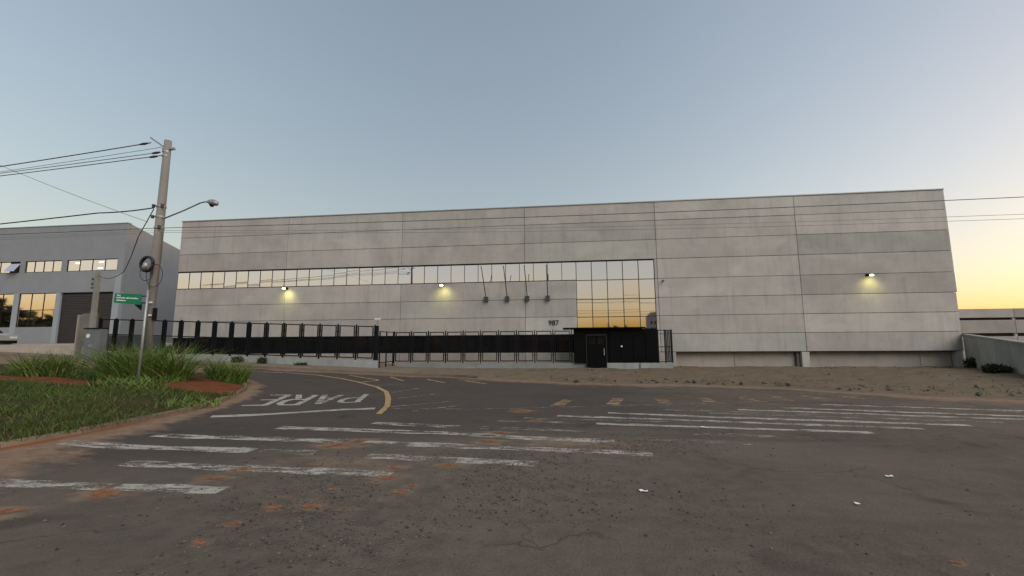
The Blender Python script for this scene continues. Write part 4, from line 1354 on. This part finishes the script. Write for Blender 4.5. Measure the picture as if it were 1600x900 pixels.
scrap('tiny pale scrap nearest the camera on the right', 2.82, 4.87, .03)

# ------------------------------------------------------------------ across the road, behind the camera: seen mirrored in the glass
def far_trees():
    pos, tone = [], []
    for i in range(64):
        x = -170 + i * 5.2 + random.uniform(-1.5, 1.5)
        y = -64 + random.uniform(-6, 6) - 0.05 * abs(x)
        h = random.uniform(4.2, 6.2) + (4.5 if x < -70 else 0)
        n = 130
        a = rng.random(n) * 2 * pi
        u = rng.random(n)
        r = 2.9 * np.sqrt(rng.random(n)) * np.sin(pi * (0.15 + 0.8 * u))
        pos.append(np.stack([x + r * np.cos(a), y + r * np.sin(a), gz(x) + h * (0.0 + 0.95 * u)], -1))
    for i in range(34):
        x = -165 + i * 2.6 + random.uniform(-1, 1)
        y = -24 + random.uniform(-9, 9)
        h = random.uniform(5.5, 9.5)
        n = 160
        a = rng.random(n) * 2 * pi
        u = rng.random(n)
        r = 3.0 * np.sqrt(rng.random(n)) * np.sin(pi * (0.15 + 0.8 * u))
        pos.append(np.stack([x + r * np.cos(a), y + r * np.sin(a), gz(x) + h * 0.95 * u], -1))
    P = np.concatenate(pos)
    blades('distant_trees', P, .6, 1.5, 1.1, M['foliage'], 1.2, .6, None, 2, kind='stuff', label='dark line of trees across the road, seen mirrored in the windows', category='trees')
far_trees()
M['redwall'] = painted('red brick wall', (0.2, 0.065, 0.045), 0.9, 0.2, 3)
M['rooftile'] = painted('roof tile', (0.09, 0.045, 0.03), 0.9, 0.3, 3)
def far_house(label, x, y, w, d, h, wallm):
    o = empty('house', (x, y, 0), label=label, category='house')
    MB().box(-w / 2, w / 2, -d, 0, -.2, h).build('wall', wallm, o)
    MB().add([(-w / 2 - .4, .4, h), (w / 2 + .4, .4, h), (w / 2 + .4, -d - .4, h), (-w / 2 - .4, -d - .4, h), (-w / 2 - .4, -d / 2, h + 1.4), (w / 2 + .4, -d / 2, h + 1.4)],
             [(0, 1, 5, 4), (2, 3, 4, 5), (0, 4, 3), (1, 2, 5), (0, 3, 2, 1)]).build('roof', M['rooftile'], o)
    for i in (-1, 1):
        MB().box(i * w * .28 - .6, i * w * .28 + .6, .0, .05, 1.0, 2.1).build('window', M['dglass'], o)
    MB().box(-.45, .45, .0, .05, 0, 2.1).build('door', M['black'], o)
far_house('red walled house across the road, seen mirrored in the low windows', -9, -44, 15, 8, 2.9, M['redwall'])
far_house('grey house across the road, seen mirrored left in the windows', -62, -42, 12, 8, 3.0, M['oldconc'])
tw = empty('tower_block', (30.0, -92, 0), label='distant grey tower block, seen mirrored in the entrance glass', category='building')
MB().box(-1.6, 2.6, -5, 0, 0, 11.2).build('wall', M['greywall'], tw)
MB().box(-1.0, 2.0, -4, -1, 11.2, 11.8).build('roof_house', M['greywall'], tw)
for k in range(4):
    for i in (-1, 0, 1):
        MB().box(.5 + i * 1.2 - .3, .5 + i * 1.2 + .3, .0, .05, 1.2 + 2.1 * k, 2.2 + 2.1 * k).build('window', M['dglass'], tw)
for i, z in enumerate((6.0, 6.35, 7.6)):
    wire('rear_wire', ('lowest', 'middle', 'highest')[i] + ' overhead wire across the road, seen mirrored in the glass', [(-70, -9, z + .4), (-24, -9, z), (26, -9, z + .1), (70, -9, z)], .02, .35, 'overhead wires behind the camera')
for x, lab in ((-24, 'left'), (26, 'right')):
    o = empty('rear_pole', (x, -9, 0), label='concrete pole across the road behind the camera, the %s one' % lab, category='utility pole')
    MB().tube([(0, 0, -.3), (0, 0, 8.2)], [.17, .12], 14).build('shaft', M['pole'], o, smooth=True)
    MB().box(-.06, .06, -.8, .8, 7.5, 7.6).build('cross_arm', M['metal'], o)
